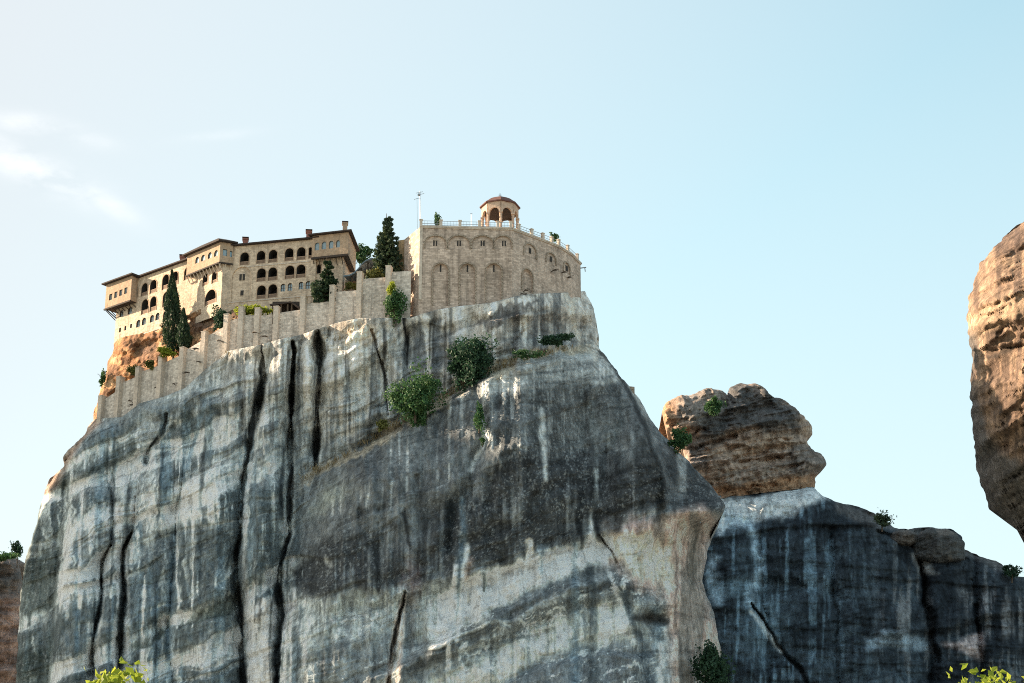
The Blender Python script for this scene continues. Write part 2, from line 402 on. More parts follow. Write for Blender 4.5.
    # nose, scoop and flutes on the buttress
    Y += 7.0*blob(px, py, 582, 425, 42, 38) - 2.5*blob(px, py, 535, 455, 60, 75, 8) - 3*blob(px, py, 632, 470, 22, 60, -12)
    Y -= 2.5*blob(px, py, 400, 480, 70, 30, -22)
    n1 = line(px, py, [(474, 385, 6), (482, 415, 9), (484, 440, 9), (470, 480, 12), (455, 510, 14), (447, 545, 10)], 1.2); Y += 2.6*n1
    n2 = line(px, py, [(606, 375, 5), (625, 420, 10), (605, 470, 14), (598, 520, 14), (600, 560, 8)], 1.3); Y += 2.2*n2
    # undercut below the black band, then the lower lip
    bd = ip(px, [(285, 592), (340, 598), (400, 588), (440, 580), (500, 566), (560, 546), (610, 532), (660, 526), (725, 530)]) + 2*wy; d = py - bd
    Y += 2.6*ss(-2, 16, d)*np.exp(-np.clip(d-16, 0, None)/60)*ss(290, 340, px)
    lp = ip(px, [(290, 690), (360, 676), (430, 640), (480, 612), (540, 588), (600, 572), (640, 572), (660, 590), (730, 600)]) + wy; d = py - lp
    Y -= 3.2*ss(0, 12, d)*np.exp(-np.clip(d-12, 0, None)/30)*ss(300, 420, px)*(1-ss(640, 665, px))
    ck = ip(px, [(380, 676), (430, 664), (480, 646), (530, 625), (580, 605), (640, 596)]) + .7*wy
    Y += 2.0*np.exp(-((py-ck)/3.0)**2)*ss(400, 450, px)*(1-ss(560, 640, px))
    Y += 2.2*ss(0, 5, py-ck)*np.exp(-np.clip(py-ck, 0, None)/35)*ss(390, 440, px)*(1-ss(600, 645, px))
    l3 = ip(px, [(480, 690), (540, 664), (600, 648), (650, 652)]) + wy; d = py-l3
    Y -= 2.5*ss(0, 8, d)*ss(470, 510, px)*(1-ss(640, 660, px))
    Y += 4.5*blob(px, py, 652, 617, 15, 6, 6)
    # rock shelf under the bastion
    Y += 3.0*ss(312, 324, py)*(1-ss(334, 350, py))*ss(500, 520, px)*(1-ss(585, 600, px)) - 1.5*blob(px, py, 545, 308, 30, 9)
    sh = ip(px, [(440, 338), (470, 326), (500, 318), (520, 312), (600, 316)]) + wy; Y -= 1.8*ss(0, 5, py-sh)*ss(430, 450, px)*(1-ss(520, 560, px))*(1-ss(340, 365, py))
    Y += .42*np.clip(px-677-wx, 0, None)*ss(515, 535, py)
    # gullies
    gx = px + .4*wx
    gx = gx + 1.0*fbm(px/6, py/9, seed=5, oct=3)
    for pts, dep in GUL:
        d, q = pdist(gx, py, [(x, y) for x, y, w in pts]); ends = ss(0, .6, q)*(1-ss(len(pts)-1.5, len(pts)-1.02, q)*(pts[-1][1] < 680)); Y += .75*dep*np.exp(-(d/(6+1.2*dep))**2)*ends
    for pts, dep in GUL: Y += 1.25*dep*line(gx, py, [(x, y, w*1.1) for x, y, w in pts], .5, .85+.75*vn(px/16, py/22, seed=8))*(.75+.5*vn(px/9, py/30, seed=6))
    # texture of the conglomerate
    keep = 1 - .75*ss(0, 1, 1-np.clip((py-topy)/14, 0, 1))
    tilt = py + .33*px
    Y += keep*(1.9*fbm(px/75, py/110, seed=11, oct=3) + 1.1*fbm(px/26, py/44, seed=12, oct=4) + 1.0*np.tanh(2.0*strata(px, py))*(1-.45*ss(0, 40, py-lg)*ss(300, 340, px))
               + .85*fbm(px/10, py/130, seed=14, oct=4) + .30*fbm(px/6, py/7, seed=15, oct=3))
    return Y
def cliff_colour(px, py, X, Y, Z):
    wx = 6*fbm(px/22, py/26, seed=31, oct=4) + 2*fbm(px/5, py/8, seed=30, oct=2); wy = 6*fbm(px/24, py/20, seed=32, oct=4) + 3*fbm(px/3.5, py/14, seed=33, oct=2)
    qx, qy = px+wx, py+wy
    st = fbm(px/4.2, py/95, seed=41, oct=4); st2 = fbm(px/11, py/150, seed=42, oct=3); big = fbm(px/60, py/45, seed=43, oct=4)
    tilt = py + .36*px; band = strata(px, py)*1.3
    c = np.empty(px.shape + (3,)); c[:] = (.245, .262, .262)
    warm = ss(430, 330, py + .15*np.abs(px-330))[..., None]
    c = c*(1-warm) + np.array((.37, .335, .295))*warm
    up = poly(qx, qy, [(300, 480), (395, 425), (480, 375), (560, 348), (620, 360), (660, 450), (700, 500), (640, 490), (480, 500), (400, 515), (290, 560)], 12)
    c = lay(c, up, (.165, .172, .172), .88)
    tier = poly(px+.4*wx, py+.4*wy, [(478, 372), (520, 352), (600, 350), (624, 384), (560, 386), (512, 392), (484, 396)], 3); c = lay(c, tier*ss(-.9, .2, fbm(px/140, (py+.12*px)/6, seed=49, oct=3)), (.33, .325, .30), .8)
    c = lay(c, poly(px+.4*wx, py+.4*wy, [(500, 394), (560, 388), (624, 386), (648, 430), (660, 470), (600, 455), (520, 450), (496, 470)], 6)*ss(-.8, .1, st2+big*.7), (.085, .09, .092), .8)
    c = lay(c, blob(qx, qy, 592, 432, 34, 26), (.22, .225, .21), .75)
    # left flank: pale blue-green seepage with dark lichen
    lf = (1-ss(270, 320, px - .12*(py-560)))*ss(405, 450, py + .25*(px-90))
    c = lay(c, lf*ss(.0, .35, band*.8 + big*.35 + st*.12), (.60, .63, .60), .9)
    c = lay(c, lf*ss(.1, .5, -band*.75 - big*.4 + st2*.5), (.105, .13, .135), .72)
    c = lay(c, lf*ss(.0, .4, band*.5-.5*st2+.3*st)*ss(470, 520, py), (.72, .74, .70), .6)
    c = lay(c, ss(.25, .6, st2)*lf, (.17, .23, .265), .65)
    st3 = fbm(px/5.5+.8*wx/6, py/170, seed=47, oct=5, gain=.65); brk = ss(-.25, .35, fbm(px/35, py/60, seed=48, oct=3)); c = lay(c, lf*brk*ss(.15, .6, st3), (.68, .70, .66), .5); c = lay(c, lf*(1-.7*brk)*ss(.1, .5, -st3), (.11, .14, .155), .55)
    c = lay(c, ss(.3, .6, st)*ss(-.2, .3, band), (.52, .52, .49), .45)
    # upper wall: beige with dark curtains of lichen
    uw = (1-up)*(1-ss(430, 470, py))*ss(210, 250, px)
    c = lay(c, uw*ss(.1, .55, st*.7+st2*.5), (.15, .15, .15), .75)
    c = lay(c, uw*ss(.05, .5, -st*.7+big*.6), (.52, .47, .41), .6)
    c = lay(c, poly(qx, qy, [(408, 322), (440, 318), (442, 345), (438, 366), (408, 368)], 3), (.15, .165, .18), .75)
    for x, w, y0, y1 in ((427, 8, 320, 372), (445, 7, 308, 350), (459, 9, 306, 352), (494, 5, 300, 362), (519, 4, 300, 330)):
        c = lay(c, line(px + .25*wx, py, [(x, y0, w), (x+1, y1, w*.4)], .8), (.68, .64, .57), .9)
    c = lay(c, poly(qx, qy, [(470, 330), (500, 312), (540, 300), (590, 305), (592, 340), (560, 346), (500, 352)], 5)*ss(-.5, .4, st+big), (.13, .125, .12), .7)
    c = lay(c, line(qx, qy, [(574, 292, 7), (572, 320, 6), (578, 340, 8)], .8), (.45, .40, .33), .7)
    c = lay(c, poly(qx, qy, [(478, 322), (515, 302), (540, 300), (515, 318), (490, 330)], 2), (.12, .11, .105), .7)
    # black lichen band across the buttress
    bk = poly(qx, qy, [(285, 572), (330, 537), (400, 516), (440, 500), (478, 494), (488, 470), (520, 452), (600, 448), (650, 462), (690, 490), (722, 505), (690, 520),
                       (650, 512), (612, 528), (560, 545), (500, 566), (440, 580), (400, 590), (340, 600), (300, 592)], 11)
    bk = bk*(1-(1-ss(300, 430, px))*(1-ss(-.5, .0, big+.6*st)))
    c = lay(c, bk*ss(-.9, .0, st*.4+big*.5+st2*.3), (.07, .073, .076), .92)
    c = lay(c, blob(qx, qy, 330, 500, 22, 12, -25), (.33, .34, .28), .6)
    c = lay(c, poly(qx, qy, [(345, 440), (460, 405), (470, 470), (400, 500), (340, 520)], 14)*ss(-.4, .4, st2+big), (.115, .12, .125), .7)
    c = lay(c, poly(qx, qy, [(520, 375), (560, 368), (640, 400), (650, 450), (560, 440), (525, 420)], 12)*ss(-.5, .4, st+big), (.13, .13, .125), .6)
    ex = ipy(py, [(612, 350), (622, 375), (645, 415), (660, 460), (668, 500), (655, 530)]); q = px - ex - 3.0*fbm(px/40, py/40, seed=3, oct=3)
    sl = ss(0, 3, q)*(1-ss(488, 505, py)); c = lay(c, sl, (.27, .275, .265), .8); c = lay(c, sl*ss(.0, .5, st2+big*.6), (.12, .125, .13), .7); c = lay(c, sl*ss(430, 400, py), (.42, .40, .36), .6)
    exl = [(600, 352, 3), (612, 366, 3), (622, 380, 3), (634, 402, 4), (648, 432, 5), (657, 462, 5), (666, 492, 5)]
    c = lay(c, line(px + .3*wx, py, exl, .8), (.05, .052, .054), .8)  # dark line along the buttress edge, occlusion put into the colour
    c = lay(c, poly(qx, qy, [(660, 448), (690, 462), (724, 500), (718, 516), (672, 500)], 6)*ss(-.8, .2, st2+big), (.07, .075, .08), .85)
    # pale washed band and lower ledges
    p1 = poly(px+.5*wx, py+.5*wy, [(430, 600), (480, 576), (560, 549), (612, 534), (616, 556), (560, 574), (510, 600), (470, 628), (430, 650)], 6)
    c = lay(c, p1, (.86, .83, .72), .97); c = lay(c, p1*ss(.2, .55, st), (.4, .42, .38), .6)
    p0 = poly(qx, qy, [(300, 600), (400, 592), (440, 585), (440, 640), (400, 640), (340, 640), (310, 660), (290, 690), (290, 610)], 8)
    c = lay(c, p0*ss(-.5, .4, st), (.47, .49, .45), .75)
    c = lay(c, ss(.1, .5, st)*p0, (.18, .2, .2), .6)
    d3 = line(qx, qy, [(400, 668, 22), (450, 645, 26), (500, 618, 30), (560, 592, 26), (620, 580, 24), (655, 588, 20)], .8)
    c = lay(c, d3*ss(-.8, .1, band+big*.5), (.115, .125, .13), .88)
    p2 = poly(qx, qy, [(420, 690), (470, 665), (530, 635), (580, 612), (640, 605), (648, 640), (600, 640), (540, 655), (490, 690)], 7)
    c = lay(c, p2*ss(-1, .1, st), (.60, .59, .49), .88)
    d4 = poly(qx, qy, [(480, 695), (540, 660), (600, 645), (655, 650), (668, 695)], 6); c = lay(c, d4*ss(-.7, .3, band+st*.4), (.17, .185, .195), .85)
    c = lay(c, poly(qx, qy, [(300, 660), (370, 648), (395, 655), (388, 690), (290, 695)], 8)*ss(-.5, .5, big+st*.5), (.11, .115, .12), .8)
    low = ss(-6, 6, py - ip(px, [(285, 620), (440, 600), (600, 560), (725, 560)]))*ss(300, 330, px)
    vein = 1-ss(.03, .12, np.abs(fbm(px/120, (py+.42*px+wy)/11, seed=46, oct=3)-.1)); c = lay(c, low*vein*ss(-.2, .3, st2+big), (.60, .62, .58), .6)
    # pink and buff bare rock to the right
    pk = poly(px+.5*wx, py+.5*wy, [(610, 535), (650, 522), (700, 508), (716, 520), (704, 550), (700, 582), (712, 612), (725, 640), (730, 695), (672, 695), (668, 600), (640, 588), (605, 560)], 7)
    c = lay(c, pk, (.55, .40, .335), .88)
    c = lay(c, pk*ss(.15, .6, st2+st*.3), (.2, .2, .18), .7)
    c = lay(c, blob(qx, qy, 622, 545, 22, 14), (.56, .47, .38), .7)
    c = lay(c, blob(qx, qy, 634, 528, 20, 8)+blob(qx, qy, 410, 580, 6, 26)*.8, (.30, .2, .19), .6)
    c = lay(c, line(px, py, [(404, 596, 4), (400, 620, 9), (396, 650, 10), (392, 690, 12)], .7), (.58, .44, .36), .85)
    c = lay(c, poly(qx, qy, [(262, 600), (275, 590), (274, 690), (246, 690), (248, 610)], 4), (.58, .52, .47), .6)
    # long wet streaks
    for pts in ([(103, 432, 7), (101, 480, 9), (98, 530, 7)], [(113, 425, 5), (116, 470, 5)], [(178, 500, 6), (173, 560, 8), (168, 620, 7), (171, 690, 7)], [(300, 610, 8), (297, 650, 9), (292, 690, 10)],
                [(82, 500, 4), (76, 560, 5)], [(205, 400, 5), (186, 470, 4)], [(462, 500, 6), (462, 560, 7), (456, 620, 6)], [(574, 545, 6), (576, 640, 9), (578, 690, 8)], [(655, 610, 8), (664, 690, 12)]):
        c = lay(c, line(px + .3*wx, py, pts, 1.0), (.15, .21, .25), .7)
    for pts in ([(292, 590, 5), (303, 640, 6), (300, 690, 5)], [(122, 500, 6), (128, 470, 5)], [(72, 520, 5), (62, 600, 6)], [(466, 545, 4), (464, 590, 5), (458, 640, 5)], [(604, 560, 3), (640, 650, 5)], [(250, 600, 5), (252, 680, 6)],
                [(470, 470, 4), (486, 430, 3)], [(540, 410, 5), (548, 480, 4)], [(598, 470, 4), (592, 540, 5)]):
        c = lay(c, line(px + .4*wx, py, pts, 1.2), (.62, .62, .58), .65)
    for k in range(34):                                     # fine drip lines
        x0 = 66 + 240*_h(np.array(k), np.array(1), np.array(0), 5); y0 = 430 + 170*_h(np.array(k), np.array(2), np.array(0), 5); ln = 60 + 150*_h(np.array(k), np.array(3), np.array(0), 5); w0 = 2.2+4.5*_h(np.array(k), np.array(4), np.array(0), 5)
        c = lay(c, line(px + .25*wx, py, [(x0, y0, w0*.4), (x0-3, y0+ln*.4, w0), (x0-4, y0+ln, w0*.6)], 1.0, .7+.5*vn(py/26, py*0+k, seed=k))*lf*.62, (.05, .065, .075) if k % 3 else (.75, .75, .70))
    for k in range(30):
        x0 = 240 + 210*_h(np.array(k), np.array(1), np.array(0), 6); w0 = 2+4*_h(np.array(k), np.array(4), np.array(0), 6); y0 = float(ip(x0, TOPY))+2+14*_h(np.array(k), np.array(5), np.array(0), 6); ln = 25+75*_h(np.array(k), np.array(3), np.array(0), 6)
        c = lay(c, line(px + .2*wx, py, [(x0, y0, w0), (x0-1, y0+ln, w0*.5)], 1.0, .7+.5*vn(py/26, py*0+k, seed=k+50))*(1-up)*.65, (.07, .07, .07) if k % 2 else (.66, .61, .54))
    # further patches, left flank
    c = lay(c, poly(qx, qy, [(170, 500), (200, 470), (236, 462), (234, 520), (190, 530), (160, 526)], 9)*ss(-.6, .3, st2+big), (.74, .75, .70), .75)
    c = lay(c, poly(qx, qy, [(140, 540), (200, 522), (236, 530), (232, 572), (180, 580), (136, 572)], 8)*ss(-.7, .3, st+big), (.12, .145, .155), .8)
    c = lay(c, poly(qx, qy, [(128, 648), (180, 622), (238, 592), (238, 618), (190, 640), (130, 668)], 5)*ss(-.8, .2, band+st*.5), (.085, .105, .095), .85)
    c = lay(c, poly(qx, qy, [(66, 482), (90, 470), (146, 450), (160, 432), (120, 440), (72, 462)], 5)*ss(-.7, .3, st+big), (.10, .12, .115), .8)  # crease under the shelf, its shadow painted as a dark patch
    c = lay(c, poly(qx, qy, [(130, 590), (236, 560), (236, 590), (130, 632)], 7)*ss(-.3, .5, st+band), (.60, .62, .58), .65)
    c = lay(c, poly(qx, qy, [(60, 640), (90, 600), (125, 585), (125, 612), (90, 640), (66, 690), (56, 690)], 8)*ss(-.4, .4, st+band), (.55, .56, .51), .65)
    c = lay(c, poly(qx, qy, [(255, 500), (284, 495), (284, 545), (262, 555)], 6)*ss(-.5, .5, st+big), (.66, .68, .62), .65)
    c = lay(c, poly(qx, qy, [(250, 560), (285, 550), (284, 588), (255, 590)], 6)*ss(-.7, .3, st+big), (.10, .12, .12), .75)
    # and on the buttress
    for pts, cl, k_ in (([(404, 514, 5), (411, 548, 4)], (.03, .03, .03), .8), ([(449, 503, 8), (449, 552, 6)], (.04, .05, .055), .8), ([(327, 558, 4), (329, 566, 4)], (.4, .4, .37), .6),
                        ([(458, 566, 4), (453, 608, 3), (448, 668, 5)], (.72, .72, .68), .75), ([(485, 574, 4), (485, 591, 3)], (.07, .08, .08), .8), ([(530, 541, 5), (530, 580, 4)], (.78, .68, .55), .8),
                        ([(542, 550, 10), (543, 572, 8)], (.26, .32, .36), .7), ([(592, 478, 8), (600, 540, 6)], (.03, .033, .036), .85), ([(581, 490, 6), (581, 548, 5)], (.035, .04, .045), .8),
                        ([(589, 568, 8), (592, 612, 9), (593, 690, 8)], (.09, .11, .12), .75), ([(626, 596, 10), (640, 640, 10), (650, 690, 12)], (.09, .115, .135), .8), ([(661, 645, 7), (662, 690, 8)], (.62, .62, .58), .7),
                        ([(638, 618, 7), (652, 619, 11), (667, 622, 6)], (.07, .06, .05), .85), ([(677, 552, 3), (676, 600, 3), (681, 690, 4)], (.14, .13, .12), .6), ([(700, 520, 6), (690, 560, 7), (694, 590, 4)], (.16, .15, .13), .7),
                        ([(620, 500, 7), (616, 530, 6)], (.06, .06, .06), .7), ([(660, 480, 5), (656, 520, 6)], (.04, .045, .045), .7), ([(418, 470, 9), (420, 505, 8)], (.1, .1, .1), .6), ([(470, 560, 6), (466, 600, 7)], (.42, .33, .28), .6)):
        c = lay(c, line(px + .45*wx, py, pts, .9), cl, k_)
    c = lay(c, poly(qx, qy, [(612, 540), (650, 534), (674, 545), (672, 585), (640, 580), (616, 560)], 6), (.62, .53, .42), .75)
    # gullies: water stain, with recess shade put into the colour too
    for pts, dep in GUL:
        g = line(px + 1.2*fbm(px/40, py/40, seed=3, oct=3) + .9*fbm(px/5, py/9, seed=5, oct=3), py, [(x, y, w*.88) for x, y, w in pts], .4, .78+.75*vn(px/16, py/22, seed=8)+.3*vn(px/9, py/8, seed=9))
        c = lay(c, g*ss(-.75, .15, fbm(px/8, py/40, seed=7, oct=3)), (.035, .038, .04), .9)
        gg = line(px + 1.2*fbm(px/40, py/40, seed=3, oct=3), py, [(x+w*.95, y, w*.5) for x, y, w in pts], 1.2); c = lay(c, gg, (.62, .6, .55), .35)  # pale lip beside each gully, a highlight put into the colour
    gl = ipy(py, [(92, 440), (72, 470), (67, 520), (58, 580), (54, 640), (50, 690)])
    fl = (1-ss(-4, 4, px-gl))*ss(455, 490, py); c = lay(c, fl*ss(-.9, .1, big+st*.3), (.075, .095, .09), .88)  # far-left face coloured darker to stand for its shade
    c = lay(c, line(px, py, [(97, 420, 9), (80, 440, 5), (52, 480, 13), (46, 492, 9)], .8), (.34, .21, .14), .75)  # warm rim on the left edge, sunlight painted into the colour
    # ledge soil
    d, _ = pdist(qx, qy, LEDGE); c = lay(c, (1-ss(2, 7, d))*ss(280, 320, px)*(1-ss(575, 610, px)), (.36, .29, .2), .7)
    c = lay(c, poly(qx, qy, [(330, 325), (365, 318), (375, 335), (345, 345)], 4), (.46, .36, .27), .6)
    sp = fbm(px/1.3, py/1.7, seed=61, oct=3) + .35*fbm(px/9, py/13, seed=63, oct=3)
    c = lay(c, ss(.42, .8, sp)*ss(-.2, .5, big+.5*bk), (.33, .34, .33), .4)
    lum = c.mean(-1, keepdims=True); c = np.array((1.36, 1.40, 1.44))*c*np.clip(lum/.235, .1, 3)**.52
    return np.clip(c * (1 + .22*fbm(px/3, py/7, seed=62, oct=2))[..., None], .018, .9)

CL = [(15, 692), (18, 640), (21, 590), (24, 565), (35, 530), (43, 497), (50, 479), (58, 471), (64, 466), (63, 457), (72, 446), (86, 433), (88, 426), (95, 419)]
CR = [(722, 692), (722, 650), (713, 612), (702, 582), (708, 548), (724, 512), (726, 505), (718, 494), (704, 478), (660, 432), (634, 392), (612, 366), (599, 348), (598, 332), (594, 308), (585, 291)]
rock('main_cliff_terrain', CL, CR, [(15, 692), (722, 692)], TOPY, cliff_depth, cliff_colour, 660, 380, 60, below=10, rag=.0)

# ---- orange outcrop under the monastery's left wing
def orange_depth(px, py, s, t):
    Y = ip(px, [(90, 386), (115, 385.2), (165, 377.0), (200, 369), (245, 363.5)]) - 5.0*(1-t)
    d = np.clip((px-ipy(py, [(112, 340), (106, 372), (98, 395), (93, 425)]))/14, 0, 1); Y += 5*(1-np.sqrt(1-(1-d)**2))
    return Y + 1.3*fbm(px/14, py/12, seed=71, oct=4) + .5*fbm(px/5, py/5, seed=72, oct=3) + 2.2*blob(px, py, 205, 318, 20, 8, -18) + 1.5*blob(px, py, 152, 346, 10, 8)
def orange_colour(px, py, X, Y, Z):
    n = fbm(px/9, py/8, seed=73, oct=4); c = np.empty(px.shape+(3,)); c[:] = (.46, .235, .115)
    c = lay(c, ss(0, .6, n), (.55, .34, .19)); c = lay(c, ss(.1, .6, -n), (.24, .13, .08), .8)
    c = lay(c, poly(px+4*n, py+4*n, [(188, 322), (232, 296), (240, 320), (195, 338)], 4), (.15, .10, .075), .8)  # hollow below the middle block, its shade put into the colour
    c = lay(c, blob(px, py, 150, 350, 14, 9), (.19, .13, .1), .7)
    return np.clip(c, .02, .8)
rock('outcrop_terrain', [(93, 430), (94, 415), (98, 396), (104, 378), (107, 366), (112, 352), (115, 340)], [(250, 330), (246, 316), (240, 306)],
     [(93, 430), (140, 410), (190, 392), (225, 350), (250, 330)], [(115, 340), (140, 333), (165, 325), (186, 316), (200, 309), (222, 306), (240, 306)], orange_depth, orange_colour, 150, 70, 20, rise=.1)

# ---- rear rock: dark body and layered brown cap
def rear_depth(px, py, s, t):
    top = ip(px, [(640, 480), (700, 498), (815, 487), (850, 506), (900, 530), (960, 550), (1030, 576), (1060, 590)])
    h = np.clip((py-top)/(690-top), 0, 1.2)
    Y = 466 - 18*h**.8 + ip(px, [(640, -12), (720, -8), (850, 2), (1000, 16), (1080, 30)])
    d = np.clip((py-top)/16, 0, 1); Y += 9*(1-np.sqrt(1-(1-d)**2))*ss(690, 760, px)
    for pts, dep in (([(920, 552, 3), (927, 600, 6), (931, 630, 8), (935, 660, 5)], 3.5), ([(972, 580, 3), (977, 620, 5), (980, 640, 4)], 2), ([(752, 603, 1.5), (760, 617, 2.5), (772, 634, 2.5), (782, 654, 4), (800, 668, 5), (812, 692, 6)], 2.5)):
        Y += dep*line(px+4*fbm(px/20, py/20, seed=88, oct=4), py, pts, .8)
    Y += 3*line(px, py, [(878, 532, 3), (905, 541, 5), (935, 553, 4), (968, 560, 4)], 1) + 2*line(px, py, [(905, 529, 3), (912, 545, 3)], 1)
    e = ip(px, [(690, 545), (740, 538), (780, 530), (830, 528), (900, 528)]) - py; Y -= 2.5*ss(0, 5, e)*np.exp(-np.clip(e, 0, None)/18)*(1-ss(860, 900, px))
    e = ip(px, [(880, 642), (920, 636), (950, 634), (985, 620), (1030, 618)]) - py; Y -= 4*ss(0, 8, e)*np.exp(-np.clip(e, 0, None)/50)*ss(870, 900, px)
    for a_, b_, k_ in ((705, 765, 3), (765, 835, 4), (835, 925, 6), (927, 976, 5), (978, 1040, 6)):
        u = np.clip((px+4*fbm(px/20, py/20, seed=88, oct=4)-.05*(py-600)-a_)/(b_-a_), 0, 1); Y -= k_*np.sqrt(np.clip(4*u*(1-u), 0, 1))*ss(505, 545, py-.1*(px-760)*0)
    tilt = py - .08*px
    return Y + 2*fbm(px/60, py/70, seed=81, oct=3) + 1.0*fbm(px/160, tilt/9, seed=82, oct=4) + .8*fbm(px/12, py/30, seed=83, oct=4) + .35*fbm(px/5, py/6, seed=84, oct=2)
def rear_colour(px, py, X, Y, Z):
    wx = 6*fbm(px/22, py/26, seed=131, oct=4); wy = 6*fbm(px/24, py/20, seed=132, oct=4)
    qx, qy = px+wx, py+wy; st = fbm(px/4.5, py/70, seed=141, oct=4); big = fbm(px/50, py/40, seed=143, oct=4); tilt = py-.08*px; band = fbm(px/160, tilt/9, seed=82, oct=4)
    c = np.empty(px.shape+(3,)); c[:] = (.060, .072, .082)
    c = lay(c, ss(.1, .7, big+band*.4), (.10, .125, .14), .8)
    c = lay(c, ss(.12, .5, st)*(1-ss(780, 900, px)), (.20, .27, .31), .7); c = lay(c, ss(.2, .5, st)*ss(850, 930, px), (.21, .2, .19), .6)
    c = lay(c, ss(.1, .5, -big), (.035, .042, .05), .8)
    c = lay(c, poly(qx, qy, [(690, 500), (815, 485), (832, 500), (790, 512), (760, 520), (715, 530)], 4), (.46, .44, .41), .92)
    c = lay(c, blob(qx, qy, 735, 520, 22, 9), (.38, .46, .5), .6)
    for pts in ([(752, 520, 8), (760, 560, 10), (755, 600, 12)], [(715, 560, 10), (718, 600, 10)]): c = lay(c, line(qx, qy, pts, 1.2), (.36, .43, .46), .75)
    c = lay(c, line(px+.4*wx, py, [(752, 612, 4), (766, 630, 7), (782, 652, 4)], .8), (.62, .58, .52), .85)
    c = lay(c, blob(qx, qy, 735, 590, 20, 8) + blob(qx, qy, 770, 625, 25, 30)*.7, (.20, .27, .30), .6)
    c = lay(c, poly(qx, qy, [(880, 590), (925, 580), (928, 625), (890, 636)], 6)*ss(-.3, .4, st), (.24, .22, .205), .7)
    c = lay(c, poly(qx, qy, [(960, 590), (1030, 590), (1030, 640), (980, 640)], 8)*ss(-.2, .4, st), (.26, .235, .22), .6)
    c = lay(c, poly(qx, qy, [(940, 642), (985, 632), (982, 660), (955, 655)], 4), (.45, .33, .29), .8)
    c = lay(c, poly(qx, qy, [(860, 632), (930, 640), (925, 652), (870, 648)], 4), (.32, .37, .40), .6)
    c = lay(c, poly(qx, qy, [(912, 548), (930, 548), (940, 572), (925, 575)], 3), (.36, .32, .28), .7)
    c = lay(c, poly(qx, qy, [(838, 500), (900, 515), (980, 545), (1030, 570), (1030, 582), (900, 535), (838, 512)], 4), (.17, .14, .12), .6)
    px_ = px+4*fbm(px/20, py/20, seed=88, oct=4)
    c = lay(c, line(px_, py, [(920, 552, 3), (927, 600, 5), (931, 630, 6), (935, 660, 4)], 1) + line(px_, py, [(752, 603, 1.2), (760, 617, 2), (772, 634, 2), (782, 654, 3.5), (800, 668, 4), (812, 692, 5)], .8), (.025, .025, .027), .8)
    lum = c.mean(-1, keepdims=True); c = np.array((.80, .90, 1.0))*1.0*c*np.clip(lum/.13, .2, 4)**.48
    return np.clip(c*(1+.3*fbm(px/3, py/8, seed=62, oct=2))[..., None], .010, .8)
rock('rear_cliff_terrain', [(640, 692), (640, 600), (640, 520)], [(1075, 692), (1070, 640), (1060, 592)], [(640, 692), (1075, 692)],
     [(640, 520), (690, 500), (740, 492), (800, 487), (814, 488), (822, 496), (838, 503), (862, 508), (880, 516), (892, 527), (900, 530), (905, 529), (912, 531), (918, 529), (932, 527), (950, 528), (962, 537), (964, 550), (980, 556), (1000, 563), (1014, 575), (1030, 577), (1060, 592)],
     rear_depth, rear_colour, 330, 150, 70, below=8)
def dome(cx, cy, rx, ry, Y0, warm):
    L = [(cx-rx*.92, cy+ry*.8), (cx-rx, cy+ry*.3), (cx-rx*.9, cy-ry*.35), (cx-rx*.6, cy-ry*.8)]; T = [(cx-rx*.6, cy-ry*.8), (cx-rx*.2, cy-ry), (cx+rx*.25, cy-ry*.98), (cx+rx*.65, cy-ry*.7)]
    Rg = [(cx+rx*.95, cy+ry*.9), (cx+rx, cy+ry*.4), (cx+rx*.92, cy-ry*.2), (cx+rx*.65, cy-ry*.7)]; B = [(cx-rx*.92, cy+ry*.8), (cx, cy+ry*1.15), (cx+rx*.95, cy+ry*.9)]
    def dd(px, py, s, t): return Y0 - 6*np.sqrt(np.clip(1-(2*s-1)**2, 0, 1)*np.clip(1-(2*t-1)**4, 0, 1)) + 1.2*fbm(px/16, py/9, seed=int(cx), oct=4)
    def cc(px, py, X, Y, Z):
        n = fbm(px/10, py/10, seed=int(cx)+5, oct=4); c = np.empty(px.shape+(3,)); c[:] = (.085, .085, .085); c = lay(c, ss(0, .5, n), (.15, .13, .115), .8); return np.clip(lay(c, np.full(px.shape, warm), (.2, .15, .12)), .02, .6)
    rock('rock_dome_terrain', L, Rg, B, T, dd, cc, 70, 50, 20, lens=14, rag=1.2)
dome(938, 545, 28, 17, 471, .0); dome(904, 538, 17, 8, 471, .2)
CAPT = [(662, 412), (664, 404), (676, 397), (694, 392), (704, 388), (716, 388), (724, 393), (728, 397), (729, 389), (738, 384), (750, 382), (760, 386), (768, 394), (780, 400), (792, 408), (797, 418)]
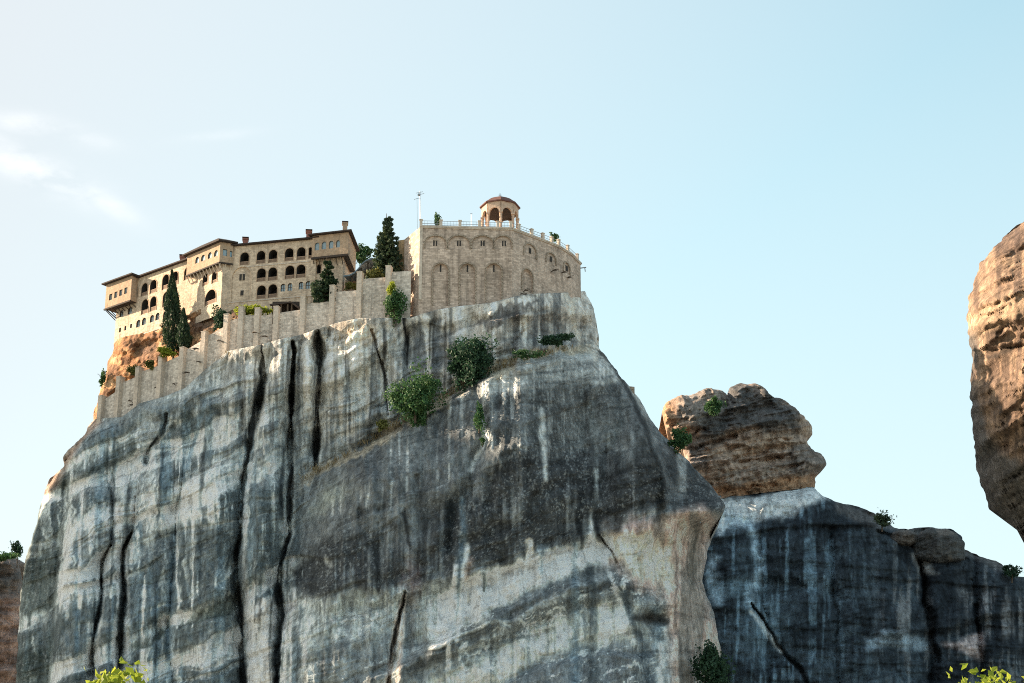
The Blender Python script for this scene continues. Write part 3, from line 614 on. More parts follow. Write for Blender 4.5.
def cap_depth(px, py, s, t):
    Y = 463 + .075*(px-740) + 0*py
    d = np.clip(s*165/11, 0, 1); Y += 7*(1-np.sqrt(1-(1-d)**2))
    d = np.clip((1-s)*165/34, 0, 1); Y += 14*(1-np.sqrt(1-(1-d)**2))
    d = np.clip((1-t)*110/18, 0, 1); Y += 9*(1-np.sqrt(1-(1-d)**2))
    tilt = py + .18*px
    for y0, a in ((565, 2.2), (590, 2.6), (612, 1.8)):
        e = y0 + 5*fbm(px/25, py/25, seed=90, oct=3) - tilt; Y -= a*ss(0, 4, e)*np.exp(-np.clip(e, 0, None)/12)
    Y += 5*blob(px, py, 726, 402, 5, 16) + 2.5*blob(px, py, 672, 425, 6, 20) + 3*line(px, py, [(700, 446, 3), (735, 436, 4)], 1)+ 2.5*line(px, py, [(740, 462, 3), (790, 455, 4)], 1)
    Y += 1.2*np.tanh(3*fbm(px/50, (tilt+4*fbm(px/18, py/18, seed=95, oct=3))/9, seed=94, oct=4)) + .9*np.abs(fbm(px/12, py/14, seed=96, oct=3))
    return Y + 1.6*fbm(px/30, py/20, seed=91, oct=4) + 1.1*fbm(px/60, tilt/5, seed=92, oct=4) + .6*fbm(px/5, py/5, seed=93, oct=4)
def cap_colour(px, py, X, Y, Z):
    wx = 5*fbm(px/16, py/16, seed=231, oct=4); wy = 4*fbm(px/16, py/12, seed=232, oct=4); qx, qy = px+wx, py+wy
    st = fbm(px/4, py/40, seed=241, oct=3); band = fbm(px/60, (py+.18*px)/5, seed=92, oct=4)
    c = np.empty(px.shape+(3,)); c[:] = (.36, .265, .21)
    c = lay(c, ss(.1, .6, band), (.44, .33, .25), .7); c = lay(c, ss(.1, .6, -band), (.17, .13, .105), .7)
    c = lay(c, poly(qx, qy, [(728, 380), (770, 390), (800, 415), (798, 432), (740, 428), (712, 440), (690, 442), (690, 425), (715, 410)], 7), (.085, .088, .092), .92)
    c = lay(c, poly(qx, qy, [(680, 390), (725, 386), (726, 410), (700, 425), (680, 420)], 5), (.20, .185, .17), .7)
    c = lay(c, poly(qx, qy, [(688, 425), (705, 425), (705, 470), (690, 470)], 4), (.13, .12, .12), .7)
    c = lay(c, poly(qx, qy, [(795, 440), (830, 450), (822, 490), (780, 470)], 5), (.16, .15, .145), .6)
    c = lay(c, blob(qx, qy, 666, 412, 8, 18)+blob(qx, qy, 688, 434, 7, 8), (.50, .27, .14), .8)  # orange left edge of the cap, sunlight painted in
    c = lay(c, poly(qx, qy, [(715, 470), (790, 468), (760, 482), (720, 485)], 5)*ss(-.3, .3, st), (.45, .38, .32), .6)
    c = lay(c, poly(qx, qy, [(700, 490), (780, 480), (820, 472), (816, 488), (760, 494), (720, 500)], 3), (.38, .21, .11), .7)
    return np.clip(c*(1+.2*fbm(px/3, py/4, seed=62, oct=2))[..., None], .02, .8)
rock('rock_cap_terrain', [(700, 500), (694, 490), (688, 470), (680, 445), (668, 432), (662, 412)],
     [(815, 487), (817, 476), (826, 464), (822, 456), (814, 452), (806, 442), (813, 436), (812, 424), (804, 416), (797, 418)], [(700, 500), (725, 498), (760, 493), (815, 487)], CAPT, cap_depth, cap_colour, 190, 140, 26, rise=-.1, rag=1.8)

# ---- right hand rock
def right_depth(px, py, s, t):
    Y = np.full(px.shape, 322.0)
    lx = ipy(py, [(1030, 218), (1000, 240), (981, 260), (970, 285), (966, 320), (970, 350), (971, 400), (972, 440), (978, 480), (990, 510), (1024, 540)])
    d = np.clip((px-lx)/70, 0, 1.0); Y += 26*(1-np.sqrt(np.clip(1-(1-d)**1.7, 0, 1)))
    Y -= 5*ss(295, 330, py + .45*(px-970)) - 1.5
    e = 317 - .42*(px-968) + 3*fbm(px/12, py/12, seed=303, oct=3) - py; Y -= 3.0*ss(0, 5, e)*np.exp(-np.clip(e, 0, None)/25)
    low = ss(375, 520, py); Y += 16*low**1.6
    e = 478 - .5*(px-1010) - py; Y += 2.5*np.exp(-(e/3.0)**2)*ss(1000, 1012, px)
    e = 352 - .15*(px-985) - py; Y += 2.0*np.exp(-((e+8*0)/3.0)**2)*ss(985, 1000, px)
    tl = py + .42*px + 5*fbm(px/25, py/25, seed=305, oct=3)
    Y += 1.6*np.tanh(3*fbm(px/90, tl/16, seed=306, oct=4)) + .5*np.abs(fbm(px/18, py/26, seed=307, oct=3))
    return Y + 2.6*fbm(px/45, py/38, seed=301, oct=3) + .8*fbm(px/70, tl/7, seed=302, oct=4) + .3*fbm(px/5, py/6, seed=304, oct=3)
def right_colour(px, py, X, Y, Z):
    wx = 5*fbm(px/16, py/20, seed=331, oct=4); wy = 6*fbm(px/16, py/20, seed=332, oct=4); qx, qy = px+wx, py+wy
    st = fbm(px/4, py/50, seed=341, oct=3); n = fbm(px/12, py/12, seed=342, oct=4)
    c = np.empty(px.shape+(3,)); c[:] = (.31, .205, .14)
    c = lay(c, ss(0, .6, n), (.36, .25, .17), .7); c = lay(c, ss(.0, .5, st), (.13, .09, .07), .75)
    c = lay(c, poly(qx, qy, [(960, 318), (1030, 288), (1030, 308), (968, 345)], 4), (.42, .29, .19), .7)
    c = lay(c, poly(qx, qy, [(995, 232), (1030, 225), (1030, 255), (1000, 260)], 5), (.10, .07, .06), .7)
    c = lay(c, poly(qx, qy, [(960, 325), (978, 335), (975, 400), (985, 430), (1005, 455), (1030, 470), (1030, 560), (960, 520)], 7), (.12, .112, .105), .9)  # dark lichen, plus the shade of the lower left put into the colour
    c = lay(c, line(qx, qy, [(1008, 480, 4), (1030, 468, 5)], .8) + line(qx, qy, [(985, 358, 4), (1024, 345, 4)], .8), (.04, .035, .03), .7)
    return np.clip(c*(1+.2*fbm(px/3, py/4, seed=62, oct=2))[..., None], .02, .8)
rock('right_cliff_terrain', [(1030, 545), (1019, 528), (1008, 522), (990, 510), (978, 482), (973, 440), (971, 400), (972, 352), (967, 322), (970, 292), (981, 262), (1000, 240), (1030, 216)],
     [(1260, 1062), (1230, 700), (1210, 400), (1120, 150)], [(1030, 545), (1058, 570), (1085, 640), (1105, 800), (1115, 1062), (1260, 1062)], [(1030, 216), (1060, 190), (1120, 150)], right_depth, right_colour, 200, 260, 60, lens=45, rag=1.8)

# ---- far left rock
def left_depth(px, py, s, t):
    d = np.clip((1-s)*60/16, 0, 1); dt = np.clip((1-t)*130/10, 0, 1)
    return 520 + 8*(1-np.sqrt(1-(1-d)**2)) + 8*(1-np.sqrt(1-(1-dt)**2)) + 1.8*fbm(px/30, py/8, seed=401, oct=4) + .6*fbm(px/6, py/6, seed=402, oct=3)
def left_colour(px, py, X, Y, Z):
    n = fbm(px/20, py/9, seed=403, oct=4); c = np.empty(px.shape+(3,)); c[:] = (.24, .165, .14)
    c = lay(c, ss(0, .6, n), (.33, .23, .19), .8); c = lay(c, ss(.1, .5, -n), (.12, .09, .08), .8); c = lay(c, 1-ss(590, 605, py), (.10, .10, .095), .7)
    return np.clip(c, .02, .8)
rock('far_cliff_terrain', [(-60, 692), (-60, 550)], [(24, 692), (24, 600), (20, 568)], [(-60, 692), (24, 692)], [(-60, 550), (0, 556), (12, 560), (20, 568)], left_depth, left_colour, 70, 90, 60, below=4)

# ---- unseen rock added off frame to shade the main cliff's lower left
def side_depth(px, py, s, t):
    d = np.abs(2*s-1); return 386 + 16*(1-np.sqrt(1-.98*d*d)) + 4*fbm(px/60, py/60, seed=601, oct=4) + 8*t
def side_colour(px, py, X, Y, Z):
    n = fbm(px/40, py/120, seed=602, oct=4); c = np.empty(px.shape+(3,)); c[:] = (.22, .2, .18); return np.clip(lay(c, ss(0, .6, n), (.36, .33, .3), .8), .02, .8)
rock('added_shade_cliff_terrain', [(-1050, 900), (-1020, 500), (-960, 60)], [(-560, 900), (-600, 500), (-640, 60)], [(-1050, 900), (-560, 900)], [(-960, 60), (-880, 20), (-780, 0), (-690, 10), (-640, 60)], side_depth, side_colour, 60, 80, 20, below=6)

# ---- ground sheet
gm = simple_mat('valley_ground', (.27, .285, .25), .95, .7, .02)
n = 60; gx = np.sinh(np.linspace(-3.6, 3.6, n))/math.sinh(3.6)*6000
GX, GY = np.meshgrid(gx, gx + 300); GZ = 1.2*fbm(GX/60, GY/60, seed=501, oct=3)*ss(15, 60, np.hypot(GX, GY))
gv = np.stack([GX, GY, GZ], -1).reshape(-1, 3); gi = np.arange(n*n).reshape(n, n)
go = link('ground', gv, np.stack([gi[:-1, :-1], gi[:-1, 1:], gi[1:, 1:], gi[1:, :-1]], -1).reshape(-1, 4), gm, smooth=True); go['kind'] = 'structure'

# ------------------------------------------------------------------ facades
class Plane:
    """vertical wall plane from P to Q (left to right seen from the camera); features are located by sight line"""
    def __init__(s, P, Q):
        s.p = Vector((P[0], P[1])); d = Vector((Q[0], Q[1])) - s.p; s.L = d.length; s.u = d.normalized(); s.n = Vector((s.u[1], -s.u[0]))
        if s.n.dot(s.p) > 0: s.n = -s.n
    def hit(s, px, py):
        dx, dy, dz = ray(px, py); k = s.n.dot(s.p) / (dx*s.n[0] + dy*s.n[1])
        x, y, z = dx*k, dy*k, CAMZ + dz*k
        return (Vector((x, y)) - s.p).dot(s.u), z
    def pt(s, u, z, out=0):
        q = s.p + s.u*u + s.n*out; return Vector((q[0], q[1], z))
    def xy(s, u, out=0):
        q = s.p + s.u*u + s.n*out; return (q[0], q[1])
    def off(s, d):
        a = s.xy(0, d); b = s.xy(s.L, d); return Plane(a, b)
    def spec(s, px, py, w, h):
        u, z = s.hit(px, py)
        u0 = s.hit(px-w/2, py)[0]; u1 = s.hit(px+w/2, py)[0]; z0 = s.hit(px, py+h/2)[1]; z1 = s.hit(px, py-h/2)[1]
        return u0, u1, z0, z1
def arch_loop(u0, u1, z0, z1, arched=True, k=10):
    r = (u1-u0)/2
    if not arched: return [(u0, z0), (u1, z0), (u1, z1), (u0, z1)]
    rz = min(r*1.05, (z1-z0)*.6)
    return [(u0, z0), (u1, z0)] + [(u0+r+r*math.cos(a), z1-rz+rz*math.sin(a)) for a in np.linspace(0, math.pi, k+1)]
def facade(pl, outline, holes):
    """wall sheet with real openings; outline and holes in wall coordinates"""
    bm = bmesh.new(); edges = []
    for loop in [outline] + holes:
        vs = [bm.verts.new(pl.pt(u, z)) for u, z in loop]
        for i in range(len(vs)): edges.append(bm.edges.new((vs[i], vs[(i+1) % len(vs)])))
    bmesh.ops.triangle_fill(bm, use_beauty=True, use_dissolve=False, edges=edges, normal=Vector((pl.n[0], pl.n[1], 0)))
    bmesh.ops.recalc_face_normals(bm, faces=bm.faces)
    for f in bm.faces:
        if f.normal.dot(Vector((pl.n[0], pl.n[1], 0))) < 0: f.normal_flip()
    bm.verts.index_update()
    vs = [tuple(v.co) for v in bm.verts]; fs = [[v.index for v in f.verts] for f in bm.faces]; bm.free(); return vs, fs
def recess(mb, pl, loop, depth, mi_side=0, mi_back=0):
    k = len(loop); a = [pl.pt(u, z) for u, z in loop]; b = [pl.pt(u, z, -depth) for u, z in loop]
    mb.add(a+b, [[i, (i+1) % k, k+(i+1) % k, k+i] for i in range(k)], mi_side); mb.add(b, [list(range(k))], mi_back)
def rim(mb, pl, loop, width, out, mi=0):      # raised surround along an arch
    k = len(loop); cu = sum(p[0] for p in loop)/k
    pts = loop[1:] + loop[:1]; o = []
    zs = min(p[1] for p in loop)
    for u, z in pts:
        du = u-cu; zc = max(p[1] for p in loop) - (max(p[0] for p in loop)-cu); dz = max(0, z-zc); L = math.hypot(du, dz) or 1
        o.append((u+du/L*width, z+dz/L*width))
    n_ = len(pts); A = [pl.pt(u, z, out) for u, z in pts]; B = [pl.pt(u, z, out) for u, z in o]; A0 = [pl.pt(u, z, -.02) for u, z in pts]; B0 = [pl.pt(u, z, -.02) for u, z in o]
    mb.add(A+B+A0+B0, [[i, i+1, n_+i+1, n_+i] for i in range(n_-1)] + [[n_+i, n_+i+1, 3*n_+i+1, 3*n_+i] for i in range(n_-1)] + [[i+1, i, 2*n_+i, 2*n_+i+1] for i in range(n_-1)], mi)

# ------------------------------------------------------------------ monastery building
ZR = 155.0
mon = thing('monastery_building', 'long tan stone monastery with arched loggias, overhanging oriels and dark eaves on the clifftop', 'monastery', at(250, 300, 366))
LWp = Plane(at_z(134, 280, ZR), at_z(191, 259.5, ZR))          # left wing
CFp = Plane(at_z(234.6, 246.6, ZR), at_z(310.8, 239.6, ZR))    # centre
Bk = Plane(at_z(187.4, 256, ZR+.4), at_z(220.4, 242, ZR+.4))   # middle oriel, sunny side
Bk2 = Plane(at_z(220.4, 242, ZR+.4), at_z(233.5, 244, ZR+.4))
RO = Plane(at_z(310.8, 236.4, ZR+.4), at_z(350.4, 232, ZR+.4)) # right oriel front
RS = Plane(at_z(350.4, 232, ZR+.4), at_z(358.5, 252, ZR+.4))   # right oriel side

def arcade(pl, spec, depth=2.6, parent=mon, rail=True):
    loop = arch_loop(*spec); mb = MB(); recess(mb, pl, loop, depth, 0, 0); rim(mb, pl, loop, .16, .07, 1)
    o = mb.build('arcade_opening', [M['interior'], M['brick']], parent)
    if rail:
        u0, u1, z0, z1 = spec; h = (z1-z0)*.30; r = MB()
        a = pl.xy((u0+u1)/2, -.12)
        r.box(a, pl.u, (u1-u0)-.02, .08, z0+h-.12, z0+h); r.box(a, pl.u, (u1-u0)-.02, .08, z0+.05, z0+.15)
        nb = max(4, int((u1-u0)/.16))
        for i in range(nb): r.box(pl.xy(u0+(i+.5)*(u1-u0)/nb, -.12), pl.u, .10, .05, z0+.15, z0+h-.12)
        c_ = r.build('railing', M['rail'], None); c_.parent = o
    return loop
def window(pl, spec, arched=True, depth=.35, parent=mon):
    loop = arch_loop(*spec, arched=arched); mb = MB(); recess(mb, pl, loop, depth, 0, 0)
    o = mb.build('window', M['frame'], parent); u0, u1, z0, z1 = spec
    g = MB(); gl = arch_loop(u0+.06, u1-.06, z0+.06, z1-.06, arched); k = len(gl)
    g.add([pl.pt(u, z, -depth+.05) for u, z in gl], [list(range(k))])
    um = (u0+u1)/2
    g.box(pl.xy(um, -depth+.08), pl.u, .07, .05, z0+.06, z1-.08, 1); g.box(pl.xy(um, -depth+.081), pl.u, (u1-u0)-.12, .05, z0+(z1-z0)*.5-.035, z0+(z1-z0)*.5+.035, 1)
    c_ = g.build('pane', [M['glass'], M['frame']], None); c_.parent = o
    return loop
def blind(pl, spec, depth=.25, m=None, parent=mon, k=14):
    loop = arch_loop(*spec, k=k); mb = MB(); recess(mb, pl, loop, depth, 0, 0); rim(mb, pl, loop, .22, .06, 0)
    mb.build('blind_arch', m or M['plaster'], parent); return loop

# left wing
uL = LWp.hit(115, 330)[0]; uR = LWp.hit(200, 260)[0]
zb = LWp.hit(115, 352)[1]
holes = []
for p in ((136.8, 292.5, 3, 10), (144.6, 289.5, 6, 12), (153.4, 286.5, 6.3, 12.5), (165.7, 281.8, 6.4, 14), (175, 278.3, 6, 13), (187.4, 273.3, 6.0, 12),
          (145, 306.6, 6.4, 14), (153.3, 303.7, 6, 14), (166.2, 299, 6.4, 14), (166, 315.5, 5.2, 10)):
    holes.append(arcade(LWp, LWp.spec(*p)))
for p in ((121.5, 313.5, 3.6, 6.5), (130, 310.5, 3.8, 6.5), (138.3, 323.5, 4, 7), (144, 321.3, 4, 7), (152, 318.6, 4, 7), (157.5, 316.4, 4, 7)): holes.append(window(LWp, LWp.spec(*p)))
for p in ((120, 330, 1.8, 4.2), (125.3, 328.2, 1.8, 4.2), (131, 326, 1.8, 4)): holes.append(window(LWp, LWp.spec(*p), False))
zt = ZR
mb = MB()
vs, fs = facade(LWp, [(uL, zb), (uR, zb), (uR, zt), (uL, zt)], holes); mb.add(vs, fs)
q = [LWp.xy(uL), LWp.xy(uL, -10), LWp.xy(uR, -10), LWp.xy(uR)]
for i in range(3): mb.add([(*q[i], zb), (*q[i+1], zb), (*q[i+1], zt), (*q[i], zt)], [[0, 1, 2, 3]])
mb.build('wall', M['plaster'], mon)
t_ = MB(); z1_ = LWp.hit(140, 335)[1]; t_.box(LWp.xy((uL+uR)/2, .06), LWp.u, uR-uL, .18, z1_-.15, z1_+.15); z2_ = LWp.hit(160, 292.5)[1]
t_.build('string_course', M['quoin'], mon)
def eave(corners, back, z, parent=mon, over=.75, th=.28, rise=2.2, m='roof'):
    """low hipped roof: overhanging tiled eave along corner points (plan), ridge set back"""
    cs = [Vector((c[0], c[1])) for c in corners]; bs = [Vector((c[0], c[1])) for c in back]
    mid = sum(cs+bs, Vector((0, 0)))/len(cs+bs); ring = cs + bs[::-1]
    outr = []
    nr = len(ring)
    for i in range(nr):
        e1 = (ring[i]-ring[i-1]).normalized(); e2 = (ring[(i+1) % nr]-ring[i]).normalized()
        n1 = Vector((e1[1], -e1[0])); n2 = Vector((e2[1], -e2[0])); nn = (n1+n2); nn = nn/max(.3, nn.length_squared)*2
        p = ring[i]+nn*over; p2 = ring[i]-nn*over
        outr.append(p if (p-mid).length > (p2-mid).length else p2)
    inner = [o*.45+mid*.55 for o in outr]
    m_ = MB(); vs = [(*o, z) for o in outr] + [(*o, z+th) for o in outr] + [(*o, z+rise) for o in inner]
    fs = [list(range(nr))] + [[i, (i+1) % nr, nr+(i+1) % nr, nr+i] for i in range(nr)] + [[nr+i, nr+(i+1) % nr, 2*nr+(i+1) % nr, 2*nr+i] for i in range(nr)] + [[2*nr+i for i in range(nr)]]
    m_.add(vs, fs); return m_.build('roof', M[m], parent)
eave([LWp.xy(uL), LWp.xy(uR)], [LWp.xy(uL, -10), LWp.xy(uR, -10)], zt, rise=1.6)

def oriel(front, u0, u1, z0, z1, depth, wins, arched=False, side_win=None):
    """jettied box on brackets in front of a wall"""
    o = MB(); holes = []
    root = bpy.data.objects.new('oriel', None)
    h_ = [arch_loop(*front.spec(*w), arched=arched) for w in wins]
    vs, fs = facade(front, [(u0, z0), (u1, z0), (u1, z1), (u0, z1)], h_); o.add(vs, fs)
    a, b, c, d = front.xy(u0), front.xy(u1), front.xy(u1, -depth), front.xy(u0, -depth)
    for p, q_ in ((b, c), (d, a), (c, d)): o.add([(*p, z0), (*q_, z0), (*q_, z1), (*p, z1)], [[0, 1, 2, 3]])
    o.add([(*a, z0), (*b, z0), (*c, z0), (*d, z0)], [[0, 1, 2, 3]], 1)
    o.box(front.xy((u0+u1)/2, .05), front.u, u1-u0+.25, .3, z0-.28, z0+.04, 1)
    nb = max(3, int((u1-u0)/1.1))
    for i in range(nb+1):                                   # timber brackets
        u = u0+.15+(u1-u0-.3)*i/nb; P = front.pt(u, z0-.2, -.1); Q = front.pt(u, z0-1.7, -depth+.1); o.tube([P, Q], .09, 4, 1)
    ob = o.build('oriel', [M['brick'], M['timber']], mon)
    for w in wins:
        lp = arch_loop(*front.spec(*w), arched=arched); g = MB(); recess(g, front, lp, .25, 1, 0)
        sp = front.spec(*w); g.box(front.xy((sp[0]+sp[1])/2, -.2), front.u, .07, .05, sp[2], sp[3]-.05, 1)
        c_ = g.build('window', [M['glass'], M['frame']], None); c_.parent = ob
    return ob
# left oriel
LO = LWp.off(1.7); u0 = LO.hit(105.5, 298)[0]; u1 = LO.hit(131, 290)[0]
oriel(LO, u0, u1, LO.hit(118, 304.5)[1], ZR+.1, 3.0, [(110.6, 297, 2.9, 6), (115.8, 294.8, 2.9, 6), (120.8, 292.7, 2.9, 6), (125.8, 290.6, 2.9, 6)])
eave([LO.xy(u0), LO.xy(u1)], [LO.xy(u0, -6), LO.xy(u1, -6)], ZR+.12, rise=1.4)
st_ = MB(); st_.tube([LO.pt(u0+.3, LO.hit(108, 308)[1]), LWp.pt(uL+.1, LWp.hit(117, 318)[1])], .12, 5); st_.build('brace', M['timber'], mon)

# middle block with its jettied upper floor
def block(pl_list, pts, zb_, zt_, holes_by, m):
    b_ = MB()
    for pl, hs in zip(pl_list, holes_by):
        vs, fs = facade(pl, [(0, zb_), (pl.L, zb_), (pl.L, zt_), (0, zt_)], hs); b_.add(vs, fs)
    for p, q_ in pts: b_.add([(*p, zb_), (*q_, zb_), (*q_, zt_), (*p, zt_)], [[0, 1, 2, 3]])
    return b_
lo = Bk.off(-.9); ua = lo.hit(197.6, 285)[0]; ub = lo.hit(221.8, 285)[0]
P_a, P_b = lo.xy(ua), lo.xy(ub); lo1 = Plane(P_a, P_b)
lo2b = Bk2.off(-.6); P_c = lo2b.xy(lo2b.hit(231.5, 285)[0]); lo2 = Plane(P_b, P_c)
zbm = lo1.hit(210, 318)[1]; ztm = Bk.hit(205, 268)[1]
h1 = [arcade(lo1, lo1.spec(*p), 1.6) for p in ((205.4, 279.8, 4.8, 11), (214.5, 277.2, 4.8, 11), (210.7, 297, 10.5, 14))]
blk = block([lo1, lo2], [(P_a, lo1.xy(0, -7)), (P_c, lo2.xy(lo2.L, -7))], zbm, ZR, [h1, []], M['plaster']); blk.build('wall', M['plaster'], mon)
cb = MB(); zc = lo1.hit(205, 305)[1]
ob = MB()
w1 = [(197.2, 260.0, 3.6, 6), (203, 257.8, 3.6, 6), (209.8, 255.3, 3.6, 6), (216, 253.2, 3.6, 6)]; w2 = [(225, 252.5, 4.2, 6.5), (231, 254, 2.4, 6)]
hA = [arch_loop(*Bk.spec(*w)) for w in w1]; hB = [arch_loop(*Bk2.spec(*w), arched=False) for w in w2]
for pl, hs in ((Bk, hA), (Bk2, hB)):
    vs, fs = facade(pl, [(0, ztm), (pl.L, ztm), (pl.L, ZR+.4), (0, ZR+.4)], hs); ob.add(vs, fs)
A_, B_, C_ = Bk.xy(0), Bk.xy(Bk.L), Bk2.xy(Bk2.L); A2, C2 = Bk.xy(0, -4), Bk2.xy(Bk2.L, -4)
for p, q_ in ((A2, A_), (C_, C2)): ob.add([(*p, ztm), (*q_, ztm), (*q_, ZR+.4), (*p, ZR+.4)], [[0, 1, 2, 3]])
ob.add([(*p, ztm) for p in (A_, B_, C_, C2, A2)], [[0, 1, 2, 3, 4]], 1)
for pl in (Bk, Bk2):
    ob.box(pl.xy(pl.L/2, .04), pl.u, pl.L+.1, .26, ztm-.25, ztm+.05, 1)
    for i in range(int(pl.L/1.0)+1):
        u = .2+(pl.L-.4)*i/max(1, int(pl.L/1.0)); ob.tube([pl.pt(u, ztm-.2, -.05), pl.pt(u, ztm-1.5, -1.0)], .13, 4, 2)
obo = ob.build('oriel', [M['brick'], M['timber'], M['quoin']], mon)
for pl, ws, ar in ((Bk, w1, True), (Bk2, w2, False)):
    for w in ws:
        g = MB(); recess(g, pl, arch_loop(*pl.spec(*w), arched=ar), .25, 1, 0); c_ = g.build('window', [M['glass'], M['frame']], None); c_.parent = obo
eave([A_, B_, C_], [Bk.xy(0, -5), Vector(B_)+Vector((.5, 5)), Bk2.xy(Bk2.L, -5)], ZR+.42, rise=1.8)

# centre
uc0 = CFp.hit(229, 270)[0]; uc1 = CFp.hit(316, 260)[0]; zcb = CFp.hit(270, 322)[1]
holes = []
for p in ((244.6, 258.8, 8.6, 12.5), (261, 257.3, 8.2, 12.5), (273, 256.2, 8.2, 12.5), (289.3, 254.6, 8.4, 12.5), (301.3, 253.6, 8.4, 12.5), (310.3, 252.9, 3.0, 11),
          (261.5, 275, 8.6, 13), (272.7, 274, 8.6, 13), (289.9, 272.2, 8.8, 13), (301, 271.2, 8.8, 13), (261.5, 292.2, 8.6, 13.2), (272.7, 291, 8.6, 13.2)):
    holes.append(arcade(CFp, CFp.spec(*p)))
for p in ((283, 287.6, 4.6, 7.6), (290, 286.9, 4.6, 7.6), (301, 285.6, 4.6, 7.6), (307.9, 284.9, 4.6, 7.6)): holes.append(window(CFp, CFp.spec(*p)))
bl = CFp.spec(241.5, 284.5, 19.5, 35); holes.append(blind(CFp, bl, .22))
Bp = CFp.off(-.215)
for p, a in (((240.6, 277.4, 2.2, 6.2), False), ((243.8, 277.2, 2.2, 6.2), False), ((242, 293, 3, 5), False)):
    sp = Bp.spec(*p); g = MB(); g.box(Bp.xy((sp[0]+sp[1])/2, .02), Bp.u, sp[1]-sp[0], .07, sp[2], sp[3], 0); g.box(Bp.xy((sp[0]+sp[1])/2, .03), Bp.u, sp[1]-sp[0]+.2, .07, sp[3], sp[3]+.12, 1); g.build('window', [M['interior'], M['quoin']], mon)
mb = MB(); vs, fs = facade(CFp, [(uc0, zcb), (uc1, zcb), (uc1, ZR), (uc0, ZR)], holes); mb.add(vs, fs)
q = [CFp.xy(uc0), CFp.xy(uc0, -10), CFp.xy(uc1, -10), CFp.xy(uc1)]
for i in range(3): mb.add([(*q[i], zcb), (*q[i+1], zcb), (*q[i+1], ZR), (*q[i], ZR)], [[0, 1, 2, 3]])
mb.build('wall', M['plaster'], mon)
for pyy in ((270, 299.3), (280, 264.0)):
    z_ = CFp.hit(*pyy)[1]; t_ = MB(); t_.box(CFp.xy((uc0+uc1)/2+(1.2 if pyy[1] < 290 else 0), .05), CFp.u, uc1-uc0-(5 if pyy[1] < 290 else 0), .14, z_-.1, z_+.1); t_.build('string_course', M['quoin'], mon)
eave([CFp.xy(uc0), CFp.xy(uc1)], [CFp.xy(uc0, -10), CFp.xy(uc1, -10)], ZR, rise=1.6)

# right end with oriel
lr = RO.off(-1.2); ra = lr.hit(313.7, 265)[0]; rb = lr.hit(343, 265)[0]; zrb = lr.hit(330, 305)[1]
lr1 = Plane(lr.xy(ra), lr.xy(rb)); hr = [arcade(lr1, lr1.spec(319, 269, 4, 9), 1.5, rail=False)]
rsd = RS.u*12
b_ = MB(); vs, fs = facade(lr1, [(0, zrb), (lr1.L, zrb), (lr1.L, ZR), (0, ZR)], hr); b_.add(vs, fs)
e0 = Vector(lr1.xy(lr1.L)); e1 = e0 + rsd; b_.add([(*e0, zrb), (*e1, zrb), (*e1, ZR), (*e0, ZR)], [[0, 1, 2, 3]]); b_.build('wall', M['plaster'], mon)
zro = RO.hit(330, 256)[1]; w3 = [(317, 246.4, 4.4, 7.6), (324, 245.4, 4.4, 7.6), (331.2, 244.6, 4.4, 7.6), (338, 243.8, 3.6, 7.2)]
ro0 = RO.hit(312.3, 246)[0]; ro1 = RO.hit(348.2, 243)[0]
RO1 = Plane(RO.xy(ro0), RO.xy(ro1)); ob = MB(); hs = [arch_loop(*RO1.spec(*w)) for w in w3]
vs, fs = facade(RO1, [(0, zro), (RO1.L, zro), (RO1.L, ZR+.4), (0, ZR+.4)], hs); ob.add(vs, fs)
A_, B_ = Vector(RO1.xy(0)), Vector(RO1.xy(RO1.L)); D_ = B_ + RS.u*9.5; E_ = A_ + Vector(RO1.n)*-9.5
for p, q_ in ((B_, D_), (D_, E_), (E_, A_)): ob.add([(*p, zro), (*q_, zro), (*q_, ZR+.4), (*p, ZR+.4)], [[0, 1, 2, 3]])
ob.add([(*p, zro) for p in (A_, B_, D_, E_)], [[0, 1, 2, 3]], 1)
ob.box(RO1.xy(RO1.L/2, .04), RO1.u, RO1.L+.2, .3, zro-.35, zro+.05, 1)
for i in range(7): u = .2+(RO1.L-.4)*i/6; ob.tube([RO1.pt(u, zro-.25, -.1), RO1.pt(u, zro-1.6, -1.15)], .1, 4, 1)
obo = ob.build('oriel', [M['brick'], M['timber']], mon)
for w in w3:
    g = MB(); recess(g, RO1, arch_loop(*RO1.spec(*w)), .25, 1, 0); c_ = g.build('window', [M['glass'], M['frame']], None); c_.parent = obo
eave([A_, B_, D_], [E_+Vector((0, .1)), E_+Vector((.1, .1)), D_+Vector((.05, .1))][:0] or [E_], ZR+.42, rise=1.6) if False else eave([A_, B_], [E_, D_], ZR+.42, over=.7, rise=1.5)
# chimneys
def chimney(px, py_top, py_bot, w, Y, m='chimney'):
    a = at(px, py_top, Y); b = at(px, py_bot, Y); ww = at(px+w/2, py_top, Y).x - at(px-w/2, py_top, Y).x; c_ = MB()
    c_.box((a.x, a.y), (1, .1), ww*.78, ww*.78, b.z-1.5, a.z-.35); c_.box((a.x, a.y), (1, .1), ww*1.0, ww*1.0, a.z-.55, a.z-.3, 0); c_.box((a.x, a.y), (1, .1), ww*.7, ww*.7, a.z-.3, a.z-.12, 0); c_.box((a.x, a.y), (1, .1), ww*1.05, ww*1.05, a.z-.12, a.z+.02, 1)
    return c_.build('chimney', [M[m], M['roof']], mon)
chimney(245.6, 238, 247, 6.2, 368); chimney(309, 230.5, 240, 6.4, 365); chimney(345.2, 222.2, 233, 6, 362.5, 'brick'); chimney(183, 255.6, 263, 6.5, 376)

